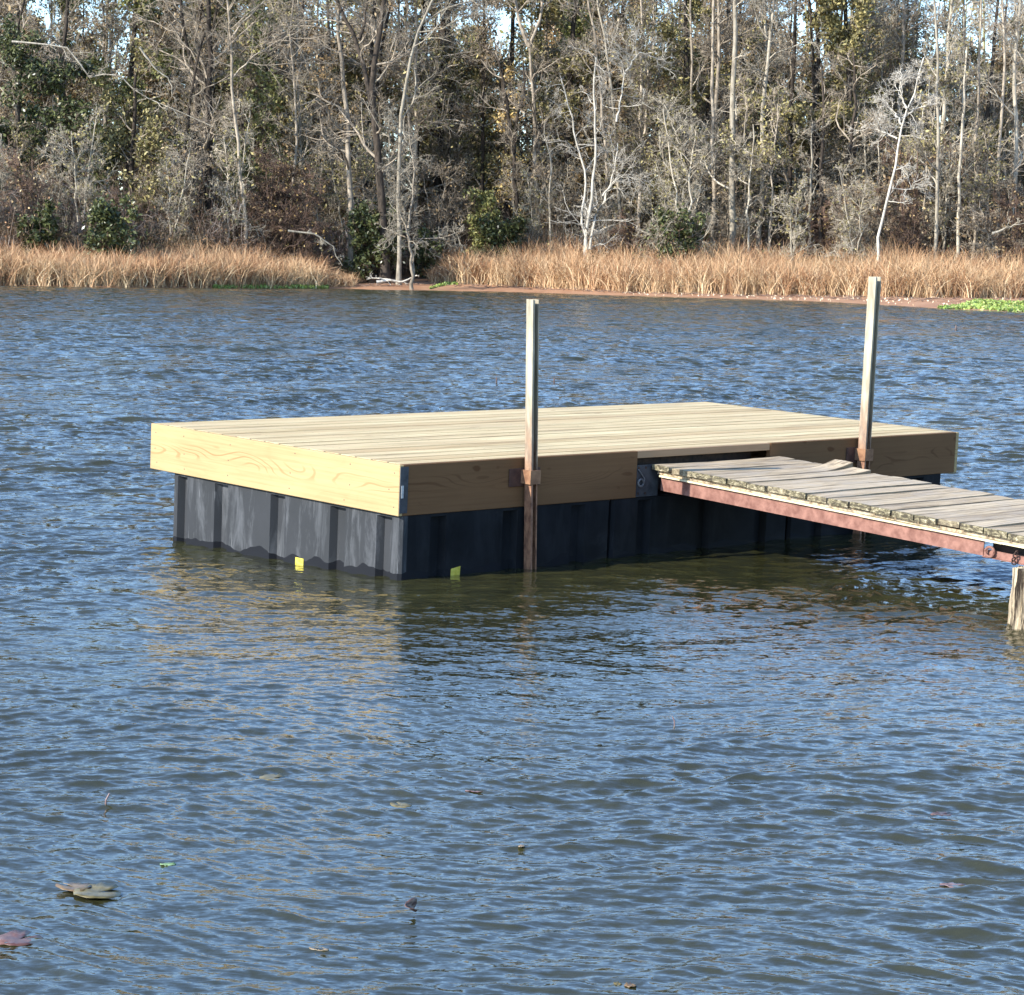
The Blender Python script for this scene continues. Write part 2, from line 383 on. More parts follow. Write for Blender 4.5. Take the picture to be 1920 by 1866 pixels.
# ------------------------------------------------------------------ water: real wind waves
def build_water():
    nc = 900
    r = np.concatenate([np.exp(np.linspace(math.log(4.2), math.log(40), 2000)), np.arange(40.05, 62, .055), np.arange(62, 160, .11)]); nr = len(r)
    th = np.linspace(-.31, .31, nc)
    Yg, T = np.meshgrid(r, th, indexing='ij'); Xg = Yg*np.tan(T)
    Yg = Yg.astype(np.float32); Xg = Xg.astype(np.float32)
    sp_ = np.maximum(np.gradient(r).astype(np.float32)[:, None]*np.ones_like(Xg), Yg*.62/nc)          # local grid spacing
    R = np.random.default_rng(4)
    # slow wander so no crest runs dead straight
    Xw = Xg + .25*np.sin(Yg*.9+1.3)*np.cos(Xg*.5) + .10*np.sin(Yg*2.3+Xg*1.1)
    Yw = Yg + .22*np.sin(Xg*1.1+.4) + .12*np.cos(Xg*2.7-Yg*.8)
    # gusts
    gust = np.zeros_like(Xg)
    for k in range(14):
        a = R.uniform(0, math.pi*2); l = R.uniform(1.2, 9); gust += np.sin((Xg*math.cos(a)*.8+Yg*math.sin(a)*1.3)*2*math.pi/l + R.uniform(0, 6.3)).astype(np.float32)
    gust = 1 + .16*gust/ math.sqrt(7)*1.4
    # calm in the lee of the floats
    P = np.stack([Xg-DN.x, Yg-DN.y], -1)
    dd = P[..., 0]*dv.x + P[..., 1]*dv.y; ww = P[..., 0]*wv.x + P[..., 1]*wv.y
    glow = np.exp(-((Xg+.2)/2.3)**2-((Yg-10.2)/2.1)**2)
    lee = np.exp(-(np.maximum(0, np.abs(dd-2.6)-2.2)/.7)**2) * 1/(1+np.exp((np.abs(ww+.6)-1.0)/.35))
    amp = np.clip(gust, .35, 1.7)*(1-.62*lee)*(1-.60*glow)
    hgt = np.zeros_like(Xg); dx = np.zeros_like(Xg); dy = np.zeros_like(Xg)
    N = 130
    var_t = 0; var_k = np.zeros(nr)
    lam = np.exp(np.linspace(math.log(.045), math.log(2.0), N))
    for i in range(N):
        a = math.radians(97) + R.normal(0, math.radians(25 if lam[i] < .4 else 20))
        k = 2*math.pi/lam[i]
        slope = .034*(1.0 if lam[i] < .14 else (.14/lam[i])**.85)
        A = slope/k
        kx, ky = math.cos(a)*k, math.sin(a)*k
        fade = np.clip((lam[i]/sp_-3.0)/2.5, 0, 1)
        ok = fade.max(axis=1) > 0; var_t += slope**2
        n_ok = int(ok.sum())
        if n_ok == 0: continue
        s_ = slice(0, n_ok)
        var_k[s_] += (fade[s_].mean(axis=1)*slope)**2
        ph = Xw[s_]*kx + Yw[s_]*ky + R.uniform(0, 6.3)
        f = fade[s_]*A
        hgt[s_] += np.sin(ph)*f; c_ = np.cos(ph)*f*.85
        dx[s_] += c_*math.cos(a); dy[s_] += c_*math.sin(a)
    boost = np.clip(np.sqrt(var_t/np.maximum(var_k, 1e-9)), 1, 3.6)[:, None]**.85
    hgt *= boost; dx *= boost; dy *= boost
    edge = np.clip((dw(Xg, Yg)+1-Yg)/6, .0, 1)
    hgt *= amp*edge; dx *= amp*edge; dy *= amp*edge
    V = np.stack([Xg+dx, Yg+dy, hgt], -1).reshape(-1, 3)
    idx = np.arange(nr*nc).reshape(nr, nc)
    Fq = np.stack([idx[:-1, :-1], idx[:-1, 1:], idx[1:, 1:], idx[1:, :-1]], -1).reshape(-1, 4)
    far = .75*np.sqrt(np.clip(1-var_k/var_t, 0, 1))[:, None]
    calm = (far*np.clip(amp, .5, 1.4)).ravel()
    me = mesh_np('water', V, Fq, MAT['water'], True, attrs={'calm': calm})
    o = bpy.data.objects.new('water', me); link(o); tag(o, kind='structure')
    # the rest of the lake, outside the rippled sheet
    s = 900
    outer = mesh_np('lake', [(-s, -300, -.11), (s, -300, -.11), (s, 600, -.11), (-s, 600, -.11)], [(0, 1, 2, 3)], MAT['water'], attrs={'calm': [1, 1, 1, 1]})
    o = bpy.data.objects.new('lake', outer); link(o); tag(o, kind='structure')
build_water()

# ------------------------------------------------------------------ the floating dock
dock = empty('floating_dock', DM)
tag(dock, 'floating dock with new pale pine deck and fascia boards on black ribbed floats', 'floating dock')
def build_dock():
    nb = 17; bw = (DWD-.0)/nb*1.0
    pitch = .1434 if abs(bw-.1434) < .004 else bw
    m = MB()
    for i in range(nb):
        y0 = i*DWD/nb + (.0055 if i else .0385); y1 = (i+1)*DWD/nb - (.0055 if i < nb-1 else 0)
        j = random.uniform(-.0015, .0015)
        m.box((0, y0, -.030), (DL, y1, j-.0008))
    m.build('deck_boards', MAT['deck'], dock, .003)
    # fascia: short near side, short far side, back, two lengths along the front
    t = .038
    zt = -.0315
    m = MB().box((-.030, -.001, -FH), (.0, DWD+.001, -.002)); m.build('end_fascia', MAT['fascia_pale'], dock, .003)
    MB().box((DL+.0002, -.001, -FH), (DL+.030, DWD+.001, -.002)).build('end_fascia', MAT['fascia_pale'], dock, .003)
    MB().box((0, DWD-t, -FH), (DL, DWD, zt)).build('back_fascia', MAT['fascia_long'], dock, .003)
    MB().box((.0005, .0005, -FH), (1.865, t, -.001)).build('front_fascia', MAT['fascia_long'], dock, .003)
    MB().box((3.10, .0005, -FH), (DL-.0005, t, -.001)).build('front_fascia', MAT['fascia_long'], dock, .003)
    # recessed header over the hinge pocket, joists inside
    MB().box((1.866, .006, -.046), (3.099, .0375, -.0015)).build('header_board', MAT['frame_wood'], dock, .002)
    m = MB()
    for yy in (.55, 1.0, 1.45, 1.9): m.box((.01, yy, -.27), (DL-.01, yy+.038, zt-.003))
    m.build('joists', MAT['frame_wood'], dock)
    MB().box((1.866, .16, -.275), (3.099, .20, zt-.004)).build('pocket_shade_board', MAT['chain'], dock)  # black finish paints in the dark of the hinge pocket
    # nails on the pale end board and the front corner
    for yy in (.06, .45, .95, 1.55, 2.05, 2.33):
        for zz in (-.045, -.15, -.245):
            a = yy+random.uniform(-.03, .03); b = zz+random.uniform(-.01, .01)
            MB().tube([(-.0295, a, b), (-.0315, a, b)], .0035, 8).build('nail', MAT['nail'], dock)
    # floats: three black drums side by side, deep vertical grooves
    z0, z1 = -.95, -.2875
    gr_y = [(.085, .215), (.49, .63), (1.05, 1.19), (1.61, 1.745), (2.03, 2.13)]
    spans = [(.0, 1.66), (1.68, 3.32), (3.34, 4.975)]
    def outline(x0, x1):
        y0, y1 = .008, 2.185; dep = .042; P = []
        def notch(a0, a1, fix, ax, sgn, rev=False):
            q = [(a0, 0), (a0+.004, dep), (a1-.022, dep), (a1, 0)]
            if rev: q = [(a1, 0), (a1-.022, dep), (a0+.004, dep), (a0, 0)]
            return [((u, fix+sgn*v) if ax == 'x' else (fix+sgn*v, u)) for u, v in q]
        c = .018
        P += [(x0+c, y0)]
        for k in range(3):
            u = x0 + (x1-x0)*(k+.5)/3 - .06; P += notch(u, u+.12, y0, 'x', 1)
        P += [(x1-c, y0), (x1, y0+c)]
        for a, b in gr_y: P += notch(a, b, x1, 'y', -1)
        P += [(x1, y1-c), (x1-c, y1)]
        for k in range(3):
            u = x0 + (x1-x0)*(2-k+.5)/3 - .06; P += notch(u, u+.12, y1, 'x', -1, True)
        P += [(x0+c, y1), (x0, y1-c)]
        for a, b in reversed(gr_y): P += notch(a, b, x0, 'y', 1, True)
        P += [(x0, y0+c)]
        return P
    for x0, x1 in spans:
        P = outline(x0, x1); n = len(P); V = []; F = []
        # the grooves stop short of the top in a thin lip
        cx, cy = (x0+x1)/2, 1.1
        rect = []
        for (a, b) in P:
            a2, b2 = a, b
            if x0+.0005 < a < x0+.05 and .03 < b < 2.16: a2 = x0
            if x1-.05 < a < x1-.0005 and .03 < b < 2.16: a2 = x1
            if .0085 < b < .055 and x0+.03 < a < x1-.03: b2 = .008
            if 2.14 < b < 2.1845 and x0+.03 < a < x1-.03: b2 = 2.185
            rect.append((a2, b2))
        rings = [(P, z0), (P, z1-.018), (rect, z1-.016), (rect, z1)]
        for Q, z in rings: V += [(a, b, z) for a, b in Q]
        for i in range(len(rings)-1):
            for k in range(n): F.append((i*n+k, i*n+(k+1) % n, (i+1)*n+(k+1) % n, (i+1)*n+k))
        c0, c1 = len(V), len(V)+1; V += [(cx, cy, z0), (cx, cy, z1)]
        for k in range(n):
            F.append((c0, (k+1) % n, k)); F.append((c1, 3*n+k, 3*n+(k+1) % n))
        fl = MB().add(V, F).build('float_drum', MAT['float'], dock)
        if x0 < .1:
            # stickers at the water line
            s = MB().box((-.002, .86, -.735), (.0, .935, -.645)); s.box((-.0025, .79, -.735), (-.0005, .85, -.725)); s.build('sticker', MAT['yellow'], fl)
            s = MB(); s.add([(.375, .006, -.76), (.445, .006, -.76), (.455, .006, -.60), (.385, .006, -.61), (.375, .009, -.76), (.445, .009, -.76), (.455, .009, -.60), (.385, .009, -.61)],
                            [(0, 1, 2, 3), (7, 6, 5, 4), (0, 4, 5, 1), (1, 5, 6, 2), (2, 6, 7, 3), (3, 7, 4, 0)]); s.build('sticker', MAT['yellow'], fl)
    # corner plate and tags
    MB().box((-.028, -.006, -.27), (.030, -.0015, -.012)).build('corner_plate', MAT['dark_steel'], dock)
    MB().box((-.020, -.009, -.185), (-.004, -.0062, -.115)).build('tag', MAT['white_tag'], dock)
    MB().box((2.36, .155, -.068), (2.42, .159, -.045)).build('tag', MAT['white_tag'], dock)
    # pile guides: back plate and square collar
    for d0, pw in ((.925, .055), (4.005, .060)):
        MB().box((d0-.13, -.0075, -.165), (d0+.115, -.0005, -.06)).build('guide_plate', MAT['rust_dark'], dock, .002)
        h = pw/2+.006; o = h+.007; yc = -.008-o
        m = MB()
        for a, b in (((-o, -o), (-h, o)), ((h, -o), (o, o)), ((-h, -o), (h, -h)), ((-h, h), (h, o))):
            m.box((d0+a[0], yc+a[1], -.145), (d0+b[0], yc+b[1], -.066))
        m.build('guide_collar', MAT['rust'], dock)
    # hinge plate, pin eye and rod left of the gangway
    hp = MB().box((1.868, .004, -.283), (2.06, .010, -.088)); hp = hp.build('hinge_plate', MAT['dark_steel'], dock)
    for a, b in ((1.885, -.105), (1.945, -.105), (1.885, -.262), (1.945, -.262), (2.03, -.105)):
        MB().tube([(a, .0035, b), (a, .001, b)], .009, 6).build('bolt', MAT['chain'], hp)
    m = MB().ring((1.897, -.006, -.195), .022, .006, (0, 1, 0), 16, 6)
    m.tube([(1.872, -.004, -.112), (1.93, -.004, -.172)], .0035, 6); m.tube([(1.93, -.004, -.172), (1.925, -.004, -.205)], .0035, 6)
    m.build('pin_rod', MAT['rod'], hp)
build_dock()

# ------------------------------------------------------------------ mooring posts
def post(name, d0, pw, ztop, lean, label):
    yc = -.008-(pw/2+.013)
    root = empty(name, DM @ Matrix.Translation((d0, yc, 0)) @ Matrix.Shear('XY', 4, (0, 0)))
    tag(root, label, 'post', 'steel posts beside the dock')
    h = pw/2; t = .006; zb = -1.9
    def sh(p): return (p[0]+lean*p[2], p[1], p[2])
    m = MB()
    def wall(a, b, za, zb_):
        m.add([sh(q) for q in ((a[0], a[1], zb_), (b[0], a[1], zb_), (b[0], b[1], zb_), (a[0], b[1], zb_), (a[0], a[1], za), (b[0], a[1], za), (b[0], b[1], za), (a[0], b[1], za))],
              [(0,3,2,1),(4,5,6,7),(0,1,5,4),(1,2,6,5),(2,3,7,6),(3,0,4,7)])
    wall((-h, -h), (-h+t, h), ztop, zb); wall((h-t, -h+t), (h, h), ztop, zb)
    wall((-h+t, h-t), (h-t, h), ztop-.012, zb)     # channel, open towards the bank
    wall((-h+t, -h), (-h+t+.009, -h+.005), ztop-.004, zb); wall((h-t-.006, -h), (h-t, -h+.005), ztop-.03, zb)
    m.build('tube', MAT['post'], root)
    return root
post('mooring_post', .925, .055, .915, -.046, 'left square steel post, standing against the long side of the deck near its corner')
post('mooring_post', 4.005, .062, 1.078, .0, 'right square steel post, rising just beyond the gangway')

# ------------------------------------------------------------------ gangway
SL = .030
def build_gangway():
    G = DM @ Matrix.Translation((1.985, -.012, -.086)) @ Matrix.Rotation(math.atan(SL), 4, 'X')
    root = empty('gangway', G)
    tag(root, 'gangway of weathered grey planks on a rusty red steel beam, hinged to the dock', 'gangway')
    R = random.Random(3); m = MB(); GW = 1.185; y = 0; k = 0
    while y > -5.0:
        w_ = R.uniform(.136, .148); gap = .1525-w_
        y1 = y-w_; x0 = R.uniform(-.010, .008); x1 = GW+R.uniform(-.012, .015); tz = R.uniform(-.004, .004); cup = R.uniform(-.002, .003)
        ns = 14; V = []; F = []
        tw = R.uniform(-.006, .006); skew = R.uniform(-.004, .004)
        for i in range(ns+1):
            u = i/ns; x = x0+(x1-x0)*u
            bow = tw*math.sin(u*math.pi)+R.uniform(-.0008, .0008)
            up = 0
            if k == 3 and u > .72: up = (u-.72)**2*.55
            if k == 4 and u > .8: up = (u-.8)**2*.4
            zt = tz+bow+up; sk = skew*(u-.5)*2
            ea = R.uniform(-.0025, .0015); eb = R.uniform(-.0015, .0025)
            V += [(x, y+sk+ea, zt), (x, y+sk+ea, zt-.032), (x, y1+sk+eb, zt-.032-cup*.3), (x, y1+sk+eb, zt-cup*.3), (x, (y+y1)/2+sk, zt+cup)]
        for i in range(ns):
            b = i*5
            for a, c in ((0, 1), (1, 2), (2, 3), (3, 4), (4, 0)): F.append((b+a, b+c, b+5+c, b+5+a))
        F.append((0, 1, 2, 3, 4)); F.append(tuple(ns*5+q for q in (4, 3, 2, 1, 0)))
        m.add(V, F); y -= .1525; k += 1
    m.build('planks', MAT['plank'], root)
    # splinter standing off the broken fourth board
    MB().add([(.95, -.52, .002), (.95, -.55, .002), (1.20, -.575, .040), (1.16, -.545, .034), (.95, -.52, -.01), (.95, -.55, -.01), (1.20, -.575, .034), (1.16, -.545, .026)],
             [(0, 1, 2, 3), (7, 6, 5, 4), (0, 4, 5, 1), (1, 5, 6, 2), (2, 6, 7, 3), (3, 7, 4, 0)]).build('splinter', MAT['plank'], root)
    MB().box((.030, -5.0, -.058), (.10, -.02, -.038)).build('nailer_board', MAT['plank'], root)
    MB().box((1.08, -5.0, -.058), (1.15, -.02, -.038)).build('nailer_board', MAT['plank'], root)
    # near beam: plate girder with a pale lip, ends at the ring; a lower angle goes on from there
    b = MB().box((.035, -2.42, -.155), (.041, -.05, -.0705)).box((.041, -2.42, -.155), (.075, -.05, -.150))
    b = b.build('side_beam', MAT['beam'], root)
    m = MB(); yy = -.05
    while yy > -5.0:
        L_ = R.uniform(.25, .6); dz = R.uniform(-.0025, .0025); m.box((.012, max(-5, yy-L_), -.0702+dz), (.08, yy-.0005, -.0595+dz)); yy -= L_
    m.build('top_flange', MAT['lip'], b)
    b2 = MB().box((.040, -5.0, -.156), (.046, -2.4205, -.118)).box((.028, -5.0, -.160), (.075, -2.4205, -.1565)); b2.build('lower_angle', MAT['beam'], root)
    MB().box((.12, -5, -.155), (.13, -2.42, -.06)).build('recess_dark_sheet', MAT['chain'], root)  # black sheet added to paint the shade behind the lower angle
    MB().box((1.11, -5.0, -.155), (1.118, -.05, -.060)).build('side_beam', MAT['beam'], root)
    m = MB()
    for q in (-.35, -1.1, -1.9, -2.7, -3.6): m.box((.0765, q-.03, -.12), (1.109, q+.03, -.062))
    m.build('cross_members', MAT['chain'], root)
    MB().ring((.022, -2.47, -.125), .026, .0075, (1, .1, 0), 22, 8).build('lashing_ring', MAT['beam'], root)
    # chain shackles hanging from the angle
    for q in (-2.64, -2.86):
        m = MB()
        for i in range(4):
            m.ring((.015+random.uniform(-.006, .006), q+random.uniform(-.008, .008), -.10-i*.018), .011, .0042, (1, .3, .2) if i % 2 else (.2, 1, .3), 10, 5)
        m.build('chain', MAT['chain'], root)
    m = MB().tube([(.02, -2.75, -.165), (.025, -2.765, -.19), (.02, -2.775, -.20), (.03, -2.79, -.24)], [.004, .007, .009, .002], 6)
    m.tube([(.03, -2.80, -.195), (.02, -2.775, -.205)], [.004, .006], 5)
    m.build('wire_tie', MAT['chain'], root)
build_gangway()

# ------------------------------------------------------------------ piling
def build_piling():
    c = Vector((2.622, 11.42, 0)); V = []; F = []; n = 72; R = random.Random(8)
    fl = [R.uniform(-.013, .010) for _ in range(n)]
    fl = [fl[i]*.6 + .4*fl[i-1] + (.010*math.sin(i*2*math.pi/n*9)+.006*math.sin(i*2*math.pi/n*21)) for i in range(n)]
    zs = [-1.5, -.1, .0, .05, .10, .15, .20, .24, .27]
    for j, z in enumerate(zs):
        for i in range(n):
            a = 2*math.pi*i/n
            r = (.118-.07*z*(1 if z > 0 else 0)) + fl[i]*(1+.3*math.sin(j*1.7+i)) + (.012*math.sin(a*3+1) if z < .1 else 0)
            zz = z
            if j == len(zs)-1: zz = .285 + (.055 if math.cos(a) > -.35 else 0) + R.uniform(-.012, .012)
            V.append((c.x+r*math.cos(a), c.y+r*math.sin(a), zz))
    for j in range(len(zs)-1):
        for i in range(n): F.append((j*n+i, j*n+(i+1) % n, (j+1)*n+(i+1) % n, (j+1)*n+i))
    V.append((c.x, c.y, .30)); ct = len(V)-1
    for i in range(n): F.append((ct, (len(zs)-1)*n+i, (len(zs)-1)*n+(i+1) % n))
    V = [Vector(p)-c for p in V]
    o = MB().add(V, F).build('piling', MAT['piling']); o.location = c
    tag(o, 'short bleached wooden piling with a split jagged top, standing in the water under the gangway', 'piling')
build_piling()

# ------------------------------------------------------------------ floating leaves
def m_leaf(name, a, b):
    return m_simple(name, a, b, (30, 30, 30), .35, .5, 0, 3)
LM = {'brown': m_leaf('brown_lily_pad', (.10, .06, .03), (.24, .16, .08)), 'red': m_leaf('maroon_lily_pad', (.08, .032, .026), (.17, .085, .06)),
      'olive': m_leaf('olive_leaf', (.085, .07, .025), (.19, .15, .06)), 'green': m_leaf('green_leaf', (.12, .20, .09), (.24, .36, .18)),
      'pink': m_leaf('pink_leaf', (.12, .07, .07), (.22, .14, .13)), 'dark': m_leaf('dark_leaf', (.05, .03, .03), (.16, .09, .07)),
      'tan': m_leaf('tan_leaf', (.22, .16, .10), (.36, .28, .18))}
def pad(px, py, size, mat, label, cat='lily pad', asp=1.0, tilt=0, rot=0, cup=.12, notch=True, z=.012, group=None):
    p = on_water(px, py); R = random.Random(int(px*7+py)); n = 26; cup = cup*.35 if cup < .4 else cup; tilt = tilt*.4 if tilt < .5 else tilt
    size *= .9; z = min(z, .003) if tilt < .5 else z; V = [(0, 0, 0)]; F = []
    a0, a1 = (math.radians(14), math.radians(346)) if notch else (0, 2*math.pi*(1-1/n))
    for ring in (.55, 1.0):
        for i in range(n):
            a = a0+(a1-a0)*i/(n-1); r = size/2*ring*(1+R.uniform(-.05, .05)*(ring > .9))
            V.append((r*math.cos(a), r*math.sin(a)*asp, (size*cup*ring*ring*(.5+.5*math.sin(a*2+R.uniform(-.2, .2))) + R.uniform(-.002, .002))))
    for i in range(n-1):
        F.append((0, 1+i, 2+i)); F.append((1+i, 1+n+i, 2+n+i, 2+i))
    if not notch: F.append((0, n, 1)); F.append((n, 2*n, 1+n, 1))
    me = bpy.data.meshes.new('pad'); me.from_pydata(V, [], F); me.materials.append(LM[mat])
    for q in me.polygons: q.use_smooth = True
    o = bpy.data.objects.new(cat.replace(' ', '_'), me); link(o)
    o.location = (p[0], p[1], z); o.rotation_euler = (tilt, 0, rot)
    s = o.modifiers.new('s', 'SOLIDIFY'); s.thickness = .0015
    tag(o, label, cat, group)
pad(182, 1677, .15, 'olive', 'olive brown lily pad, the right one of the touching pair at lower left', rot=.4, tilt=.10, cup=.16, z=.020)
pad(138, 1667, .11, 'brown', 'smaller brown lily pad, the left one of the touching pair at lower left', rot=2.6, tilt=.12, cup=.22, z=.022)
pad(36, 1765, .135, 'red', 'maroon lily pad floating at the lower left edge of the water', rot=1.0, tilt=.10, cup=.10, z=.020)
pad(512, 1462, .105, 'olive', 'yellow green lily pad floating below the bright reflection of the dock', rot=.2, tilt=.05, z=.018)
pad(752, 1513, .09, 'olive', 'dull green lily pad half under the ripples, right of the yellow green one', rot=2.2, asp=.8, z=.010)
pad(893, 1486, .085, 'pink', 'pale pink leaf half under water below the middle of the dock', 'leaf', rot=.3, asp=.6, z=.010)
pad(315, 1624, .050, 'green', 'small green leaf floating alone right of the lily pad pair', 'leaf', rot=.1, asp=.5, tilt=.2, notch=False, z=.016)
pad(768, 1722, .050, 'dark', 'curled brown leaf standing up out of the water at the lower middle', 'leaf', rot=1.2, tilt=1.0, asp=.8, cup=.5, notch=False, z=.028)
pad(1765, 1530, .085, 'dark', 'dark purple lily pad just under the surface at the right', rot=.3, asp=.7, z=.012)
pad(1788, 1664, .095, 'pink', 'pinkish lily pad under the ripples at the lower right', rot=2.8, asp=.6, z=.010)
pad(1158, 1848, .022, 'olive', 'yellow green leaf near the bottom edge, left one of two', 'leaf', rot=.3, notch=False, z=.016)
pad(1182, 1851, .034, 'brown', 'brown leaf near the bottom edge between two yellow green ones', 'leaf', rot=1.3, notch=False, z=.014)
pad(1218, 1838, .018, 'olive', 'yellow green leaf near the bottom edge, right one of two', 'leaf', rot=2.3, notch=False, z=.016)
pad(598, 1783, .06, 'tan', 'pale tan leaf floating near the bottom, left of the curled brown leaf', 'leaf', rot=2.9, asp=.5, z=.012)
pad(978, 1590, .030, 'tan', 'tiny tan leaf floating in the middle of the open water', 'leaf', rot=.9, asp=.6, notch=False, z=.016)
pad(700, 648, .30, 'red', 'dark red leaf clump floating far out behind the dock, left of the steel post', 'lily pad', rot=.3, asp=.7, tilt=.08, z=.03)
pad(421, 613, .26, 'tan', 'pale leaf clump floating farthest out at the left', 'lily pad', rot=.3, asp=.5, tilt=.12, z=.03)
pad(556, 637, .24, 'red', 'reddish leaf clump floating far out between two others', 'lily pad', rot=1.3, asp=.5, tilt=.06, z=.03)
def stalk(px, py, hgt, lean, mat, label, r=.004):
    p = on_water(px, py)
    o = MB().tube([(0, 0, -.05), (lean*.3, 0, hgt*.5), (lean, 0, hgt)], [r, r, r*.8], 6).build('plant_stalk', LM[mat]); o.location = p
    tag(o, label, 'stalk')
stalk(196, 1515, .045, .016, 'pink', 'pink curved stem poking out of the water at the left', .0035)
stalk(1266, 1362, .035, -.012, 'pink', 'thin pinkish stem poking out of the water right of centre', .003)
stalk(1792, 622, .16, .01, 'dark', 'dark stalk sticking up far out near the right shore', .03)
stalk(931, 722, .10, .0, 'dark', 'thin dark stalk sticking up behind the deck left of the first post', .012)
stalk(1039, 722, .09, .0, 'dark', 'thin dark stalk sticking up behind the deck right of the first post', .012)

# ================================================================== the far shore
def bark(name, c1, c2, lo=.75, hi=1.3):
    M = NM(name, .9, .15)
    n = M.noise(M.coord('Object', (5, 5, 1.6)), 1, 5, .65, .3)
    M.color(rand_tint(M, M.ramp(n, [(.35, c1), (.65, c2)]), lo, hi)); return M.m
BK = {'pale': bark('pale_bark', (.22, .185, .14), (.50, .44, .34)), 'grey': bark('grey_bark', (.15, .12, .09), (.42, .35, .265)),
      'dark': bark('dark_bark', (.022, .018, .014), (.075, .058, .045)), 'white': bark('bleached_bark', (.36, .32, .26), (.66, .61, .52)),
      'brown': bark('brown_twig', (.10, .065, .045), (.24, .16, .12))}
def leafm(name, c1, c2, rough=.5, trans=.25):
    M = NM(name, rough, .35)
    geo = M.node('ShaderNodeNewGeometry')
    col = M.ramp(geo.outputs['Random Per Island'], [(0, c1), (1, c2)])
    M.color(rand_tint(M, col, .8, 1.25))
    return M.m
LV = {'olive': leafm('olive_foliage', (.085, .072, .028), (.36, .30, .12)), 'green': leafm('dark_evergreen_foliage', (.022, .032, .013), (.13, .14, .05), .35),
      'yellow': leafm('yellow_green_foliage', (.11, .115, .03), (.38, .36, .13)), 'brown': leafm('dead_brown_foliage', (.14, .085, .04), (.36, .26, .13)),
      'gold': leafm('golden_foliage', (.28, .17, .05), (.55, .40, .16))}

def tubes(P, R, n):
    """P (m,k,3) centre lines, R (m,k) radii -> verts, quads (open ended)"""
    m, k, _ = P.shape
    T = np.empty_like(P); T[:, 1:-1] = P[:, 2:]-P[:, :-2]; T[:, 0] = P[:, 1]-P[:, 0]; T[:, -1] = P[:, -1]-P[:, -2]
    T /= np.linalg.norm(T, axis=-1, keepdims=True)+1e-9
    ref = np.where(np.abs(T[..., 2:3]) > .9, np.array([1., 0, 0]), np.array([0, 0, 1.]))
    A = np.cross(T, ref); A /= np.linalg.norm(A, axis=-1, keepdims=True)+1e-9
    B = np.cross(T, A)
    an = np.arange(n)*2*math.pi/n
    V = P[:, :, None] + (A[:, :, None]*np.cos(an)[:, None] + B[:, :, None]*np.sin(an)[:, None])*R[:, :, None, None]
    base = (np.arange(m)*k*n)[:, None, None] + (np.arange(k-1)*n)[None, :, None]
    a = np.arange(n); b = (a+1) % n
    F = np.stack([base+a, base+b, base+n+b, base+n+a], -1).reshape(-1, 4)
    return V.reshape(-1, 3), F

def join(parts):
    Vs, Fs, o = [], [], 0
    for V, F in parts: Vs.append(V); Fs.append(F+o); o += len(V)
    return np.concatenate(Vs), np.concatenate(Fs)

def spawn(P, R, per, t0, t1, ang, lf, k, wig, up, rg, rf=.6, rmin=.012, lens=None):
    m, kk, _ = P.shape
    N = m*per; par = np.repeat(np.arange(m), per)
    t = rg.uniform(t0, t1, N)*(kk-1); i = np.minimum(t.astype(int), kk-2); f = (t-i)[:, None]
    S = P[par, i]*(1-f)+P[par, i+1]*f
    Rs = R[par, i]*(1-f[:, 0])+R[par, i+1]*f[:, 0]
    D = P[par, i+1]-P[par, i]; D /= np.linalg.norm(D, axis=1, keepdims=True)+1e-9
    Lp = np.linalg.norm(P[:, 1:]-P[:, :-1], axis=2).sum(1)[par]
    rv = rg.normal(size=(N, 3)); side = rv - D*(rv*D).sum(1, keepdims=True); side /= np.linalg.norm(side, axis=1, keepdims=True)+1e-9
    a = np.radians(rg.normal(ang, 12, N))[:, None]
    d = D*np.cos(a)+side*np.sin(a)
    L = Lp*lf*rg.uniform(.6, 1.25, N)*(1-.45*t/(kk-1)) if lens is None else rg.uniform(lens[0], lens[1], N)*(1-.5*t/(kk-1))
    Q = np.empty((N, k, 3)); Q[:, 0] = S; seg = (L/(k-1))[:, None]
    for j in range(1, k):
        d = d + rg.normal(size=(N, 3))*wig; d[:, 2] += up; d /= np.linalg.norm(d, axis=1, keepdims=True)
        Q[:, j] = Q[:, j-1]+d*seg
    r0 = np.maximum(np.minimum(Rs*rf, L*.022+.005), rmin)
    RR = r0[:, None]*np.linspace(1, .45, k)[None]
    return Q, np.maximum(RR, rmin*.6)

def trunk_line(pts, k):
    pts = np.array(pts, float); s = np.r_[0, np.cumsum(np.linalg.norm(np.diff(pts, axis=0), axis=1))]
    u = np.linspace(0, s[-1], k); return np.stack([np.interp(u, s, pts[:, j]) for j in range(3)], -1)

